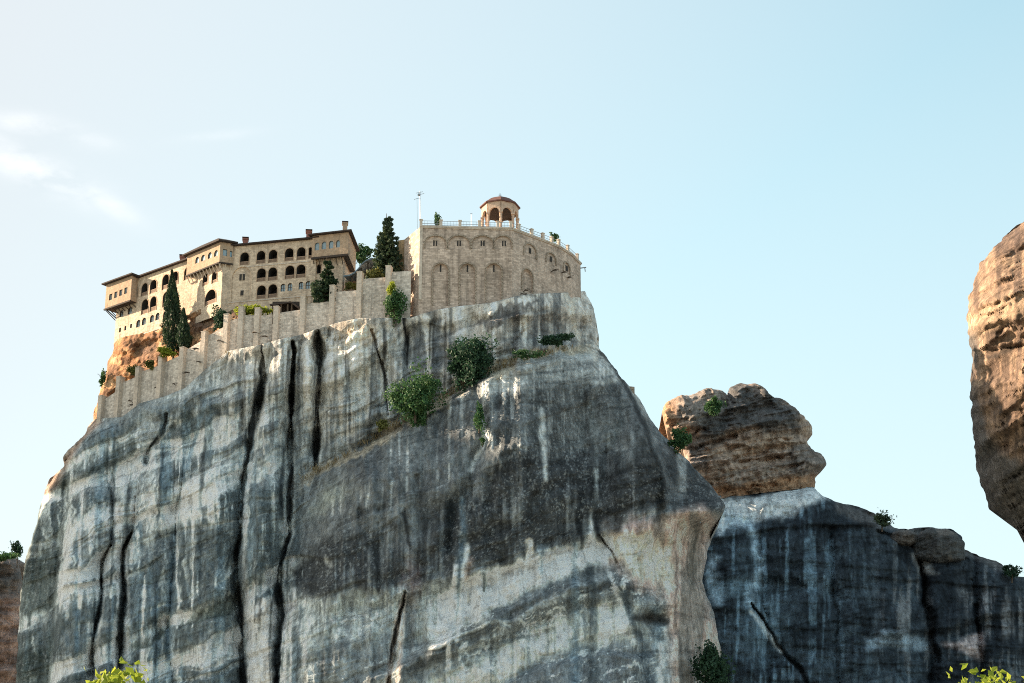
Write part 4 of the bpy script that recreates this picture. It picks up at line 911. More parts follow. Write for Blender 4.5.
# ------------------------------------------------------------------ bastion
ZT = at(420, 227, 350).z
bas = thing('stone_bastion', 'tall polygonal tan stone bastion with blind arches and terrace railing above the rock', 'bastion', at(480, 300, 352))
cor = [(404.5, 239.5), (420, 227), (512, 229), (545, 241.2), (560, 247.3), (571, 254.5), (580.5, 264)]
pl = [at_z(x, y, ZT) for x, y in cor]; planes = [Plane(pl[i], pl[i+1]) for i in range(len(pl)-1)]
zlow = ZT - 19
mb = MB()
def hole_win(plane, spec, parent, depth=.4, m='interior'):
    lp = arch_loop(*spec, arched=False); g = MB(); recess(g, plane, lp, depth, 0, 1); g.build('window', [M['stone'], M[m]], parent); return lp
H = {i: [] for i in range(len(planes))}
F = planes[1]
def tower_arch(i, px, ptop, w, pbot, depth=.45):
    p_ = planes[i]; sp = p_.spec(px, (ptop+pbot)/2, w, pbot-ptop)
    H[i].append(arch_loop(*sp, k=14)); lp = arch_loop(*sp, k=14); g = MB(); recess(g, p_, lp, depth); rim(g, p_, lp, .3, .14, 1)
    return g.build('blind_arch', [M['stone'], M['quoin2']], bas), p_.off(-depth)
M['quoin2'] = masonry_mat('arch_brick_band', (.25, .185, .135), (.20, .15, .11), .3, .3, (.5, .42, .34), var=.4)
for x in (440.6, 467.4, 493.8): o, bp = tower_arch(1, x, 263.6, 15, 306); sp = bp.spec(x, 268.6, 1.5, 7); g = MB(); g.box(bp.xy((sp[0]+sp[1])/2, .01), bp.u, sp[1]-sp[0], .1, sp[2], sp[3]); c_ = g.build('slit', M['interior'], None); c_.parent = o
o, bp = tower_arch(2, 527.5, 269.5, 10, 292)
for x in (435.7, 459, 482.6, 505): tower_arch(1, x, 236, 21 if x < 500 else 12, 249, .22) if x < 500 else tower_arch(1, 503, 236.2, 17.5, 249, .22)
tower_arch(2, 530, 244.5, 12, 257, .12); tower_arch(3, 551, 253.5, 9, 264, .12); tower_arch(4, 566.5, 263, 6, 273, .12)
for x, y, i in ((435.2, 243.3, 1), (459, 243.4, 1), (482.6, 243.5, 1), (504, 243.6, 1), (530, 251, 2), (550.8, 259.2, 3), (566.6, 268.5, 4)):
    bp = planes[i].off(-.22 if i == 1 else -.12)
    for dx in ((-1.25, 1.25) if i == 1 else (0,)):
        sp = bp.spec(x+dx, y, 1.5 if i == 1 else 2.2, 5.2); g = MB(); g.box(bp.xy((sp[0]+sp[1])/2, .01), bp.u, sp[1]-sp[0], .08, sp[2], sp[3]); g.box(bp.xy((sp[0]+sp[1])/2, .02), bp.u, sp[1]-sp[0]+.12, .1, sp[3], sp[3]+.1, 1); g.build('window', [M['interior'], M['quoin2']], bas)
for i, p_ in enumerate(planes):
    zl = zlow if i < 2 else (ZT-14 if i == 2 else ZT-11.6)
    vs, fs = facade(p_, [(0, zl), (p_.L, zl), (p_.L, ZT), (0, ZT)], H[i]); mb.add(vs, fs)
bk1 = Vector((pl[-1].x-2, pl[-1].y+8)); bk0 = Vector((pl[0].x+2, pl[0].y+12))
for p, q_ in (((pl[-1].x, pl[-1].y), bk1), (bk1, bk0), (bk0, (pl[0].x, pl[0].y))): mb.add([(*p, zlow), (*q_, zlow), (*q_, ZT), (*p, ZT)], [[0, 1, 2, 3]])
ring = [(p.x, p.y) for p in pl] + [tuple(bk1), tuple(bk0)]
mb.add([(*p, ZT-.05) for p in ring], [list(range(len(ring)))])
mb.build('wall', M['stone'], bas)
for p_ in planes[1:]:
    c_ = MB(); c_.box(p_.xy(p_.L/2, .05), p_.u, p_.L+.15, .5, ZT-.02, ZT+.22); c_.box(p_.xy(p_.L/2, .09), p_.u, p_.L+.1, .2, ZT-.22, ZT-.02); c_.build('coping', M['quoin'], bas)
q_ = MB(); q_.box(planes[1].xy(.25, .03), planes[1].u, .55, .3, zlow+4, ZT); q_.build('quoin_strip', M['quoin'], bas)
# railing on the terrace
posts = []
for x in (421, 441, 460, 479.6, 498, 511): posts.append((planes[1], planes[1].hit(x, 225)[0]))
for x in (519, 532, 543): posts.append((planes[2], planes[2].hit(x, 232)[0]))
for i, x in ((3, 552), (3, 559), (4, 568), (5, 577.5)): posts.append((planes[i], planes[i].hit(x, 245)[0]))
prev = None
for p_, u in posts:
    b_ = MB(); c0 = p_.xy(u, -.1); b_.box(c0, p_.u, .55, .5, ZT+.2, ZT+1.45); b_.box(c0, p_.u, .68, .62, ZT+1.45, ZT+1.6); b_.build('post', M['quoin'] , bas)
    if prev:
        r_ = MB()
        for h in (1.35, .8, .45): r_.tube([(*prev, ZT+h), (*c0, ZT+h)], .045, 5)
        k = max(2, int((Vector(prev)-Vector(c0)).length/.6))
        for j in range(1, k): w_ = Vector(prev).lerp(Vector(c0), j/k); r_.tube([(*w_, ZT+.2), (*w_, ZT+1.35)], .025, 4)
        r_.build('railing', M['metal'], bas)
    prev = c0
sp_ = MB(); e = planes[5].pt(planes[5].L-.2, planes[5].hit(580, 268)[1]); sp_.tube([e, e+Vector((1.2, -.2, .1))], .12, 5); sp_.tube([e+Vector((.9, -.2, .1)), e+Vector((1.0, -.2, -.8))], .1, 5); sp_.build('spout', M['metal'], bas)

# pavilion
pav = thing('pavilion', 'small octagonal open pavilion with arches and red tiled roof on the bastion terrace', 'pavilion', Vector((at(500, 224, 356.5).x, 356.5, ZT-.05)))
pc = Vector((at(500, 210, 356.5).x, 356.5)); rr = at(517.5, 215, 356.5).x - pc.x; ze = at(481, 208.2, 356.5).z; zsp = ZT + (ze-ZT)*.65
oc = [pc + Vector((math.cos(R(45*k+3)), math.sin(R(45*k+3))))*rr for k in range(8)]
pp = MB(); pp.prism([tuple(pc+(o-pc)*1.06) for o in oc], ZT-.05, ZT+.5); pp.build('base', M['quoin'], pav)
for o in oc:
    c_ = MB(); ring = [(o[0]+.27*math.cos(a), o[1]+.27*math.sin(a)) for a in np.linspace(0, 2*math.pi, 9)[:-1]]
    c_.prism(ring, ZT+.5, zsp); c_.box(o, (1, 0), .75, .75, zsp-.05, zsp+.22); c_.box(o, (1, 0), .7, .7, ZT+.45, ZT+.75); c_.build('column', M['pinkstone'], pav)
dr = MB()
for k in range(8):
    a, b = oc[k], oc[(k+1) % 8]; mid = (a+b)/2
    if (mid-pc).dot(Vector((0, -1))) < -9: continue
    pl_ = Plane(a, b)
    if (Vector(pl_.n)).dot(mid-pc) < 0: pl_.n = -pl_.n
    L = pl_.L; r_ = L/2-.34; loop = [(0, zsp+.2), (.34, zsp+.2)] + [(L/2-r_*math.cos(t_), zsp+.2+r_*math.sin(t_)*1.0) for t_ in np.linspace(0, math.pi, 13)] + [(L-.34, zsp+.2), (L, zsp+.2), (L, ze), (0, ze)]
    loop = loop[:2] + loop[3:-5] + loop[-4:]
    k_ = len(loop); fr = [pl_.pt(u, z, .22) for u, z in loop]; bc = [pl_.pt(u, z, -.22) for u, z in loop]
    dr.add(fr+bc, [list(range(k_)), list(range(k_, 2*k_))[::-1]] + [[i, (i+1) % k_, k_+(i+1) % k_, k_+i] for i in range(k_)])
dr.build('arch_drum', M['pinkstone'], pav)
rf = MB(); prof = [(1.17, 0), (1.17, .16), (1.0, .45), (.75, .95), (.5, 1.3), (.2, 1.55), (.02, 1.62)]
hz = (at(500, 197.6, 356.5).z - ze)/1.62
vs = [(*(pc+(o-pc)*s_), ze+h*hz) for s_, h in prof for o in oc]; fs = [[j*8+i, j*8+(i+1) % 8, (j+1)*8+(i+1) % 8, (j+1)*8+i] for j in range(len(prof)-1) for i in range(8)] + [list(range(8))]
rf.add(vs, fs); rf.build('roof', M['tile'], pav)
cr_ = MB(); zt_ = ze+1.6*hz; cr_.box(pc, (1, 0), .12, .12, zt_, zt_+.95); cr_.box(pc, (1, 0), .55, .11, zt_+.5, zt_+.62); cr_.build('cross', M['metal'], pav)
ce = MB(); ce.prism([tuple(pc+(o-pc)*.93) for o in oc], zsp+.9, zsp+1.0); ce.build('ceiling', M['timber'], pav)
tb = MB(); tb.prism([tuple(pc+(o-pc)*.55) for o in oc], ZT+.5, ZT+2.0); tb.build('well_head', M['timber'], pav)

# antenna mast
an = thing('antenna_mast', 'thin metal mast with aerials at the left corner of the bastion terrace', 'antenna', at(420.3, 220, 351))
p0 = at(420.5, 221, 351.5); p0.z = ZT+.1; p1 = at(420, 191, 351.5); a_ = MB(); a_.tube([p0, p1], .07, 5); a_.build('mast', M['metal'], an)
a_ = MB()
for dz, x0, x1 in ((-.35, -.75, .55), (-.75, -.55, .8)):
    c0 = p1 + Vector((0, 0, dz)); a_.tube([c0+Vector((x0, 0, -.1)), c0+Vector((x1, 0, .2))], .05, 4)
    for j in range(7): q_ = c0+Vector((x0, 0, -.1)).lerp(Vector((x1, 0, .2)), j/6); a_.tube([q_+Vector((0, -.4, -.22)), q_+Vector((0, .4, .22))], .03, 4)
a_.box((p1.x-.15, p1.y), (1, 0), .5, .35, p1.z-1.0, p1.z-.6); a_.build('aerial', M['metal'], an)
a_ = MB(); g0 = at(417.6, 221, 351.5); g0.z = ZT; a_.tube([g0, at(417, 198, 351.5)], .035, 4); q_ = at(416.6, 198.5, 351.5); a_.tube([q_+Vector((-.5, 0, -.2)), q_+Vector((.5, 0, .1))], .05, 4); a_.build('whip_aerial', M['metal'], an)
pole = MB(); b0 = at(471.3, 221, 354); b0.z = ZT-.05; pole.tube([b0, at(471.3, 213.5, 354)], .05, 5); pole.tube([at(471.3, 213.8, 354)+Vector((-.22, 0, 0)), at(471.3, 213.8, 354)+Vector((.22, 0, 0))], .06, 5)
tag(pole.build('lamp_pole', M['metal']), 'slim metal pole standing behind the terrace railing beside the pavilion', 'pole')

# masonry ruin between conifer and bastion
rn = MB(); r0, r1 = at(397.5, 256, 358), at(405.5, 256, 357.5)
rn.prism([(r0.x, r0.y), (r1.x+.6, r1.y), (r1.x+.6, r1.y+3), (r0.x, r0.y+3)], r0.z-8, [at(397.5, 240.5, 358).z, at(405, 239, 357.5).z, at(405, 239, 357.5).z+1.2, at(397.5, 240, 358).z+1])
tag(rn.build('ruined_wall', masonry_mat('ochre_rubble', (.60, .40, .22), (.45, .29, .16), .7, .4, (.5, .38, .25))), 'sunlit ochre masonry stub between the tall conifer and the bastion', 'wall')

# ------------------------------------------------------------------ retaining wall
WT = [  # buttress px, top py, wall top to its right (left end, right end)
    (103.5, 396, 400, 388), (121.5, 377, 383, 375), (140.6, 367.5, 372, 364), (163.5, 357, 363, 353.5), (184.6, 347.8, 351, 338), (206, 332, 337, 324), (228.5, 314.6, 321, 317), (242.6, 307, 315, 316),
    (258.8, 308.7, 316, 314), (277.6, 307, 313, 309), (304.5, 296, 304, 301), (333.5, 286, 292, 290), (360.7, 272.6, 279, 277), (389.5, 266.5, 272, 271), (411, 268, 0, 0)]
ret = thing('retaining_wall', 'long stepped pale rubble retaining wall with square buttresses along the cliff edge', 'retaining wall', at(250, 345, 355))
wd = lambda px: float(ip(px, TOPD)) + 1.6
mb = MB()
for i in range(len(WT)-1):
    x0, x1 = WT[i][0], WT[i+1][0]
    a, b = at(x0, WT[i][2], wd(x0)), at(x1, WT[i][3], wd(x1))
    zb0, zb1 = at(x0, float(ip(x0, TOPY)), wd(x0)).z - 1.6, at(x1, float(ip(x1, TOPY)), wd(x1)).z - 1.6
    mb.prism([(a.x, a.y), (b.x, b.y), (b.x, b.y+1.1), (a.x, a.y+1.1)], [zb0, zb1, zb1, zb0], [a.z, b.z, b.z, a.z])
mb.build('wall', M['rubble'], ret)
for i, (x, ytop, _, _) in enumerate(WT[:-1]):
    Y = wd(x); a = at(x, ytop, Y-.4); zb0 = at(x, float(ip(x, TOPY)), Y).z - 1.6
    x2 = WT[i+1][0]; dr_ = Vector((at(x2, 330, wd(x2)).x - at(x, 330, Y).x, wd(x2)-Y)).normalized(); nn = Vector((dr_[1], -dr_[0])); nn = nn if nn[1] < 0 else -nn
    c_ = Vector((a.x, Y)) + nn*.3; b_ = MB(); b_.box(c_, dr_, .98, 1.5, zb0, a.z-.15); b_.box(c_, dr_, 1.1, 1.6, a.z-.15, a.z+.02); b_.build('buttress', M['quoin'], ret)
# parapet corner far right on the slope
for (x0, x1, yt, yb, Y) in ((616.5, 622, 380.5, 388, 363), (622, 634.5, 385, 402, 364)):
    pass
cw = thing('corner_wall', 'short weathered grey parapet on the right slope of the cliff', 'wall', at(626, 398, 372))
c_ = MB(); a, b = at(615.5, 381, 371), at(622.5, 381, 371.5); c_.prism([(a.x, a.y), (b.x, b.y), (b.x, b.y+2), (a.x, a.y+2)], a.z-5, a.z); a, b = at(622.7, 385.5, 372), at(634.5, 385.5, 372.8); c_.prism([(a.x, a.y), (b.x, b.y), (b.x, b.y+3), (a.x, a.y+3)], a.z-9, a.z); c_.build('wall', M['quoin2'], cw)
# lean-to shelter on the retaining wall
sh = thing('shelter', 'small lean-to shelter with dark timber roof standing on the retaining wall', 'shelter', at(288, 312, 357))
r_ = MB(); A, B, D = at(269.5, 305.5, 356.2), at(290.5, 302.6, 356.0), at(301.5, 311.2, 356.2); up = Vector((0, 0, .3)); bk_ = Vector((.4, 4, 1.2))
for P_, Q_ in ((A, B), (B, D)):
    r_.add([P_, Q_, Q_+bk_, P_+bk_, P_+up, Q_+up, Q_+bk_+up, P_+bk_+up], [[0, 1, 2, 3], [7, 6, 5, 4], [0, 4, 5, 1], [1, 5, 6, 2], [2, 6, 7, 3], [3, 7, 4, 0]])
r_.build('roof', M['timber'], sh)
for x in (273.5, 281, 287.5, 291.5):
    p_ = at(x, 312, 356.6); q_ = MB(); q_.box((p_.x, p_.y), (1, 0), .28, .28, p_.z-2.5, at(x, 304.2, 356.6).z); q_.build('post', M['bark'], sh)
bkp = MB(); a, b = at(272, 312, 359.3), at(299, 312, 359.3); bkp.box(((a.x+b.x)/2, 359.5), (1, 0), b.x-a.x, .2, a.z-3, a.z+2.2); bkp.build('back_panel', M['timber'], sh)
# curved sheet canopy beside the right oriel
cn = thing('canopy', 'curved blue grey sheet canopy sloping down beside the monastery end wall', 'canopy', at(355, 285, 360))
prof = [(343.5, 276.6), (349, 276), (354, 273.5), (358, 269.5), (362, 264.5), (366, 261), (372, 259)]
r_ = MB(); A = [at(x, y, 358.5) for x, y in prof]; k = len(A); bk_ = Vector((1.2, 6, .9)); up = Vector((0, 0, .3))
vs = A + [v+bk_ for v in A] + [v+up for v in A] + [v+bk_+up for v in A]
r_.add(vs, [[i, i+1, k+i+1, k+i] for i in range(k-1)] + [[2*k+i+1, 2*k+i, 3*k+i, 3*k+i+1] for i in range(k-1)] + [[i+1, i, 2*k+i, 2*k+i+1] for i in range(k-1)]); r_.build('roof', M['slate'], cn)
w_ = MB()
for x, y in ((352, 276), (357, 271), (361.5, 267), (368, 262)):
    t0 = at(x, y, 359.5); w_.box((t0.x, t0.y), (1, 0), .25, .25, t0.z-7, t0.z-.1)
w_.build('post', M['bark'], cn)
w_ = MB(); a, b = at(345, 285, 362.5), at(376, 285, 363.5); w_.prism([(a.x, a.y), (b.x, b.y), (b.x, b.y+.4), (a.x, a.y+.4)], a.z-6, [a.z+1.0, a.z+5.2, a.z+5.2, a.z+1.0]); w_.build('back_panel', M['brick'], cn)

# ------------------------------------------------------------------ vegetation
def leaf_mesh(name, pos, size, m, parent, up=None, aspect=1.8, jitter=.5, tint=None):
    pos = np.asarray(pos); n = len(pos); d = rng.normal(size=(n, 3))
    if up is not None: d = d*jitter + np.asarray(up)
    d /= np.linalg.norm(d, axis=1)[:, None]; r = rng.normal(size=(n, 3)); s = np.cross(d, r); s /= np.linalg.norm(s, axis=1)[:, None] + 1e-9
    nn = np.cross(d, s)
    L = size*(.6+.8*rng.random((n, 1))); W = L/aspect
    a = pos - d*L*.5; b = pos + s*W*.5 - d*L*.05 + nn*W*.12; c = pos + d*L*.5; e = pos - s*W*.5 - d*L*.05 + nn*W*.12
    V = np.stack([a, b, c, e], 1).reshape(-1, 3); Fc = np.arange(4*n).reshape(n, 4)
    me = bpy.data.meshes.new(name); me.from_pydata(V.tolist(), [], Fc.tolist()); me.update()
    A = me.attributes.new('tint', 'FLOAT', 'POINT'); tv = rng.random(n)*.55-.1 if tint is None else tint + rng.random(n)*.4-.1
    A.data.foreach_set('value', np.repeat(tv, 4).astype(np.float32))
    return finish(name, me, m, parent, uv=False)
def basis(px, py, Y): return at(px, py, Y)
def mpp(px, py, Y): return (at(px+1, py, Y)-at(px, py, Y)).length
def branches(base, tip, rad, n=7, spread=.5):
    b = MB(); b.tube([base, base.lerp(tip, .5)+Vector((.05, 0, 0)), tip], [rad, rad*.7, rad*.15], 7); h = (tip-base).length
    for i in range(n):
        p = base.lerp(tip, .2+.65*random.random()); a = random.random()*6.28; d = Vector((math.cos(a), math.sin(a), .6))*spread*h*(.4+.5*random.random())
        b.tube([p, p+d*.55+Vector((0, 0, .04*h)), p+d], [rad*.4, rad*.25, rad*.08], 5)
    return b
def crown_pts(c, rx, ry, rz, n, seed, lumps=.45, lobes=9, fill=.55):
    g = np.random.default_rng(seed); C0 = g.normal(size=(lobes, 3)); C0 /= np.linalg.norm(C0, axis=1)[:, None]; C0 *= (.35+.4*g.random((lobes, 1)))
    rad = .18+.42*g.random(lobes); k = g.integers(0, lobes, n); d = g.normal(size=(n, 3)); d /= np.linalg.norm(d, axis=1)[:, None]
    p = C0[k] + d*rad[k][:, None]*(fill+(1-fill)*g.random((n, 1)))**.7
    p *= 1 + lumps*.8*(fbm(p[:, 0]*3, p[:, 1]*3, p[:, 2]*3, seed=seed, oct=2))[:, None]
    return p*np.array([rx, ry, rz]) + np.array(c)
def shrub(name, label, cat, px, py, w, h, Y, m='bush', leaf=.34, n=1500, group=None, lobes=10, base_dy=None, seed=1, ry=None):
    """broad-leaved bush; (px, py) is the middle of its crown, w x h its size in the picture"""
    k = mpp(px, py, Y); c = at(px, py, Y); rx, rz = w*k/2, h*k*1.06/2; ry_ = ry or (rx+rz)/2
    foot = at(px, py + (h/2 if base_dy is None else base_dy), Y+.3); o = thing(name, label, cat, foot, group)
    branches(foot-Vector((0, 0, .4)), c+Vector((0, 0, rz*.5)), max(.06, rz*.06), 8, .6).build('stem', M['bark'], o)
    leaf_mesh('foliage', crown_pts(c, rx*1.12, ry_*1.05, rz*1.12, int(n*1.9), seed, lobes=lobes+6, fill=.35), leaf*1.25, M[m], o, aspect=1.5); return o
def cypress(px, ptop, pbot, w, Y, label, seed, n=8000):
    b, t_ = at(px, pbot, Y), at(px-2 if px < 180 else px-1, ptop, Y); h = (t_-b).length; k = mpp(px, pbot, Y); r = w*k/2; g = np.random.default_rng(seed)
    o = thing('cypress_tree', label, 'cypress', b-Vector((0, 0, .5)), 'cypresses beneath the monastery')
    tr = MB(); tr.tube([b-Vector((0, 0, 2.5)), b.lerp(t_, .5), t_], [.3, .2, .04], 7); tr.build('trunk', M['bark'], o)
    f = g.random(n)**.85; a = g.random(n)*6.283; prof = np.interp(f, [0, .08, .3, .55, .8, 1], [.55, .85, 1, .72, .36, .03])
    rad = r*prof*(.45+.6*g.random(n)**.6)*(1+.35*vn(np.cos(a)*2, np.sin(a)*2, f*9, seed=seed))
    p = np.c_[b.x+(t_.x-b.x)*f+rad*np.cos(a), b.y+rad*np.sin(a), b.z+h*f]
    leaf_mesh('crown', p, .6, M['cypress'], o, up=np.c_[.35*np.cos(a), .35*np.sin(a), np.ones(n)], jitter=.28, aspect=2.6); return o
def conifer(px, ptop, pbot, w, Y, label, m, seed, tiers=13, n=10000, name='conifer_tree', cat='conifer'):
    b, t_ = at(px, pbot, Y), at(px, ptop, Y); h = (t_-b).length; k = mpp(px, pbot, Y); r = w*k/2; g = np.random.default_rng(seed)
    o = thing(name, label, cat, b-Vector((0, 0, 1)))
    tr = MB(); tr.tube([b-Vector((0, 0, 3)), b.lerp(t_, .5), t_], [.42, .25, .04], 7); P = []; U = []
    for i in range(tiers):
        f = .02+.95*i/tiers; rr_ = r*(1-f)**.8*1.15+.25; nb = max(4, int(11*(1-f)+3))
        for j in range(nb):
            a = 6.283*(j+g.random())/nb + i; L = rr_*(.6+.55*g.random()); z0 = b.z+h*(f+.03*g.random()); d = np.array([math.cos(a), math.sin(a), 0])
            tr.tube([(b.x, b.y, z0), (b.x+d[0]*L*.9, b.y+d[1]*L*.9, z0-.02*L+h*.012)], [.07, .02], 4)
            q = int(n/tiers/nb*(1.6-1.1*f)); u = g.random(q)**.7; s_ = (g.random(q)-.5)
            pts = np.array([b.x, b.y, z0]) + np.outer(u*L, d) + np.outer(s_*L*.55*(1.1-u*.6), [-d[1], d[0], 0]); pts[:, 2] += -.22*u*L*np.abs(s_)*2 + .12*L*u*u + (g.random(q)-.5)*h*.035
            P.append(pts); U.append(np.tile(d*.7+[0, 0, .15], (q, 1)))
    tr.build('trunk', M['bark'], o); leaf_mesh('crown', np.concatenate(P), .62, M[m], o, up=np.concatenate(U), jitter=.5, aspect=1.9); return o

cypress(174, 271, 352, 21, 371, 'taller dark cypress tree in front of the monastery arches', 5)
cypress(184.5, 309, 351, 14, 366.5, 'shorter cypress tree beside the tall cypress above the retaining wall', 6, 3600)
conifer(386.5, 213.5, 279, 31, 357, 'tall dark conifer between the monastery and the bastion', 'conifer', 7)
conifer(327, 257, 305, 25, 355.8, 'dark green fir growing in front of the right oriel', 'cypress', 8, tiers=9, n=4200, name='fir_tree', cat='fir')
shrub('shrub', 'olive green shrub at the left foot of the fir', 'shrub', 317, 292, 13, 22, 355, 'conifer', .34, 1100, seed=21)
def tree(px, pc, w, h, Y, label, m, seed, n=2600, leaf=.45, name='tree', drop=14, group=None):
    k = mpp(px, pc, Y); c = at(px, pc, Y); foot = at(px, pc+h/2+drop, Y+.5); o = thing(name, label, 'tree', foot, group)
    branches(foot, c+Vector((0, 0, h*k*.3)), .35*w*k/8, 9, .35).build('trunk', M['bark'], o)
    leaf_mesh('crown', crown_pts(c, w*k/2*1.1, w*k/2, h*k/2*1.1, n, seed, lobes=13), leaf, M[m], o); return o
tree(364, 255, 17, 20, 372, 'round green tree behind the curved canopy', 'green', 22)
shrub('potted_shrub', 'small upright shrub behind the front terrace railing beside the mast', 'shrub', 437, 220, 6.5, 13, 353, 'green', .28, 420, group='shrubs on the bastion terrace', seed=23)
shrub('potted_shrub', 'small rounded shrub at the receding right terrace railing', 'shrub', 554, 237.5, 8, 9, 362, 'green', .28, 400, group='shrubs on the bastion terrace', seed=24)
shrub('shrub', 'green bush hanging on the retaining wall below the tall conifer', 'shrub', 394, 305, 20, 30, 349.3, 'green', .34, 1700, seed=25)
shrub('shrub', 'small lime sprig crowning the bush on the wall', 'shrub', 391, 288, 9, 11, 349.2, 'lime', .3, 350, seed=26)
shrub('cliff_bush', 'large bright green bush on the sloping cliff ledge', 'bush', 415, 397, 46, 48, 340, 'green', .42, 5200, 'bushes on the cliff ledge', 16, seed=27)
shrub('cliff_bush', 'dark rounded bush higher up the ledge under the bastion', 'bush', 470, 361, 46, 46, 343, 'bush', .42, 5200, 'bushes on the cliff ledge', 16, seed=28)
shrub('shrub', 'small olive shrub below and left of the bright green bush', 'shrub', 383, 425, 13, 11, 339.5, 'olive', .3, 500, seed=29)
shrub('shrub', 'sparse green creeper in the cliff notch under the dark bush', 'shrub', 479, 418, 10, 26, 331.8, 'green', .32, 700, seed=30)
shrub('shrub', 'little green tuft in the cliff notch below the creeper', 'shrub', 482.5, 441, 5, 8, 331, 'green', .28, 180, seed=44)
shrub('shrub', 'low dark hedge of shrubs on the shelf below the bastion', 'shrub', 556, 340, 36, 12, 347, 'bush', .34, 1500, seed=31)
shrub('shrub', 'flat green shrub lying on the grass shelf right of the dark bush', 'shrub', 528, 354.5, 30, 6.5, 341.5, 'green', .3, 700, seed=32)
shrub('shrub', 'green shrub on the right slope against the brown rock cap', 'shrub', 678, 440, 24, 22, 362, 'green', .4, 1300, seed=33)
shrub('shrub', 'dark shrub in the cleft of the brown rock cap', 'shrub', 715, 407, 19, 15, 456, 'green', .45, 900, seed=34)
tree(882, 520, 20, 16, 463, 'low olive green tree on the dark rear cliff top', 'conifer', 35, 1500, .5, drop=4)
tree(1012, 570, 20, 14, 471, 'small dark tree at the right end of the rear cliff', 'bush', 36, 1300, .5, drop=6)
tree(17, 549, 13, 15, 524, 'thin dark tree beside the left edge of the main cliff', 'bush', 37, 900, .6, drop=12)
shrub('shrub', 'low green scrub capping the far left rock', 'shrub', 4, 557, 30, 9, 517, 'green', .5, 900, seed=38)
shrub('shrub', 'yellow green bush at the foot of the cypresses', 'shrub', 166, 352, 18, 9, 365.5, 'lime', .32, 800, seed=39)
shrub('shrub', 'pale olive shrub on the orange outcrop above the retaining wall', 'shrub', 134, 370, 14, 9, 371.5, 'olive', .32, 600, seed=40)
shrub('shrub', 'yellowish dry shrub above the wall left of the lime bush', 'shrub', 150, 364, 9, 9, 368.5, 'olive', .32, 450, seed=45)
shrub('shrub', 'dark green shrub rising behind the wall under the middle oriel', 'shrub', 222, 320, 18, 22, 361, 'bush', .36, 1500, seed=41)
shrub('shrub', 'lime green hedge behind the wall below the blind arch', 'shrub', 252, 310, 34, 10, 359, 'lime', .34, 1500, seed=42)
shrub('shrub', 'dark undergrowth behind the wall beneath the canopy', 'shrub', 352, 286, 14, 8, 355.5, 'olive', .32, 500, seed=46)
shrub('shrub', 'scrub at the foot of the tall conifer', 'shrub', 376, 275, 22, 9, 354.2, 'olive', .34, 800, seed=47)
shrub('shrub', 'tiny plant on the left edge of the orange outcrop', 'shrub', 102, 378, 6, 16, 384, 'green', .34, 280, seed=48)
shrub('cliff_bush', 'deep green bush at the foot of the pink rock face', 'bush', 713, 671, 30, 46, 344, 'bush', .42, 3600, lobes=14, seed=43)
# foreground tree tops, near the camera
def near_tree(px, py, w, h, Y, label, m, leaf, n, seed):
    k = mpp(px, py, Y); c = at(px, py, Y); foot = Vector((c.x, c.y+.3, 0)); o = thing('tree', label, 'tree', foot, 'sunlit tree tops in the foreground')
    branches(foot, c, .14, 14, .22).build('trunk', M['bark'], o)
    leaf_mesh('crown', crown_pts(c, w*k/2, w*k/2, h*k/2, n, seed, lobes=70, fill=.3), leaf, M[m], o, aspect=1.5); return o
near_tree(104, 744, 122, 122, 24, 'bright yellow green broad leaves of a tree top below the cliff', 'lime', .12, 16000, 51)
near_tree(1004, 750, 250, 150, 42, 'fine yellow leaved tree top in the lower right corner', 'lime', .16, 60000, 52)

# dry grass on the ledges
gp = []; gu = []
def tuft(px, py, Y, n, spread, hgt):
    c = at(px, py, Y)
    for _ in range(n): gp.append((c.x+random.gauss(0, spread), c.y+random.gauss(0, .5), c.z+random.random()*hgt)); gu.append((random.gauss(0, .25), 0, 1))
for i in range(90):
    px = 300+270*random.random()**.9; py = float(ip(px, LEDGE))-1+random.gauss(0, 1.2); Y = float(cliff_depth(np.array([[px]]), np.array([[py]]), None, None)[0, 0]); tuft(px, py, Y-.2, 14, .7, .6)
for px, py in ((352, 330), (345, 334), (360, 325), (338, 338), (232, 352), (222, 358)):
    Y = float(cliff_depth(np.array([[px]]), np.array([[py+2]]), None, None)[0, 0]); tuft(px, py+2, Y-.2, 20, .8, .5)
go = leaf_mesh('dry_grass', gp, .85, M['dry'], None, up=np.array(gu), jitter=.25, aspect=5); go['kind'] = 'stuff'
# leafless plants rooted in the retaining wall and the bastion
tw = [(128, 401, 372, 1), (136, 405, 370.5, -1), (154, 388, 367, 1), (172, 384, 364, 1), (190, 373, 361.2, -1), (196, 362, 360.5, 1), (217, 341, 358.6, 1), (252, 333, 355.5, 1), (268, 337, 354.8, -1), (110, 408, 375, 1), (199, 349, 360, -1),
      (523, 292, 351, 1), (529, 296, 352.5, -1), (551, 272, 357.8, 1), (566, 279, 362.5, 1), (572, 291, 364.5, -1), (560, 274, 360.5, 1)]
for i, (px, py, Y, s_) in enumerate(tw):
    base = at(px, py, Y+.3); b = MB(); onw = px < 400
    for k in range(5):
        d = Vector((s_*(.5+.6*random.random())*1.3, -.5-.3*random.random(), (-.35 if onw else .1)+.5*random.random()-.1)); b.tube([base, base+d*.5+Vector((0, 0, .12)), base+d*1.2+Vector((0, 0, -.1))], [.09, .07, .04], 4)
    o = b.build('dry_plant', M['twig']); tag(o, 'leafless dry plant rooted in the pale retaining wall between buttresses' if onw else 'leafless dry plant rooted low in the right side of the bastion', 'plant', 'dry plants on the retaining wall' if onw else 'dry plants on the bastion')

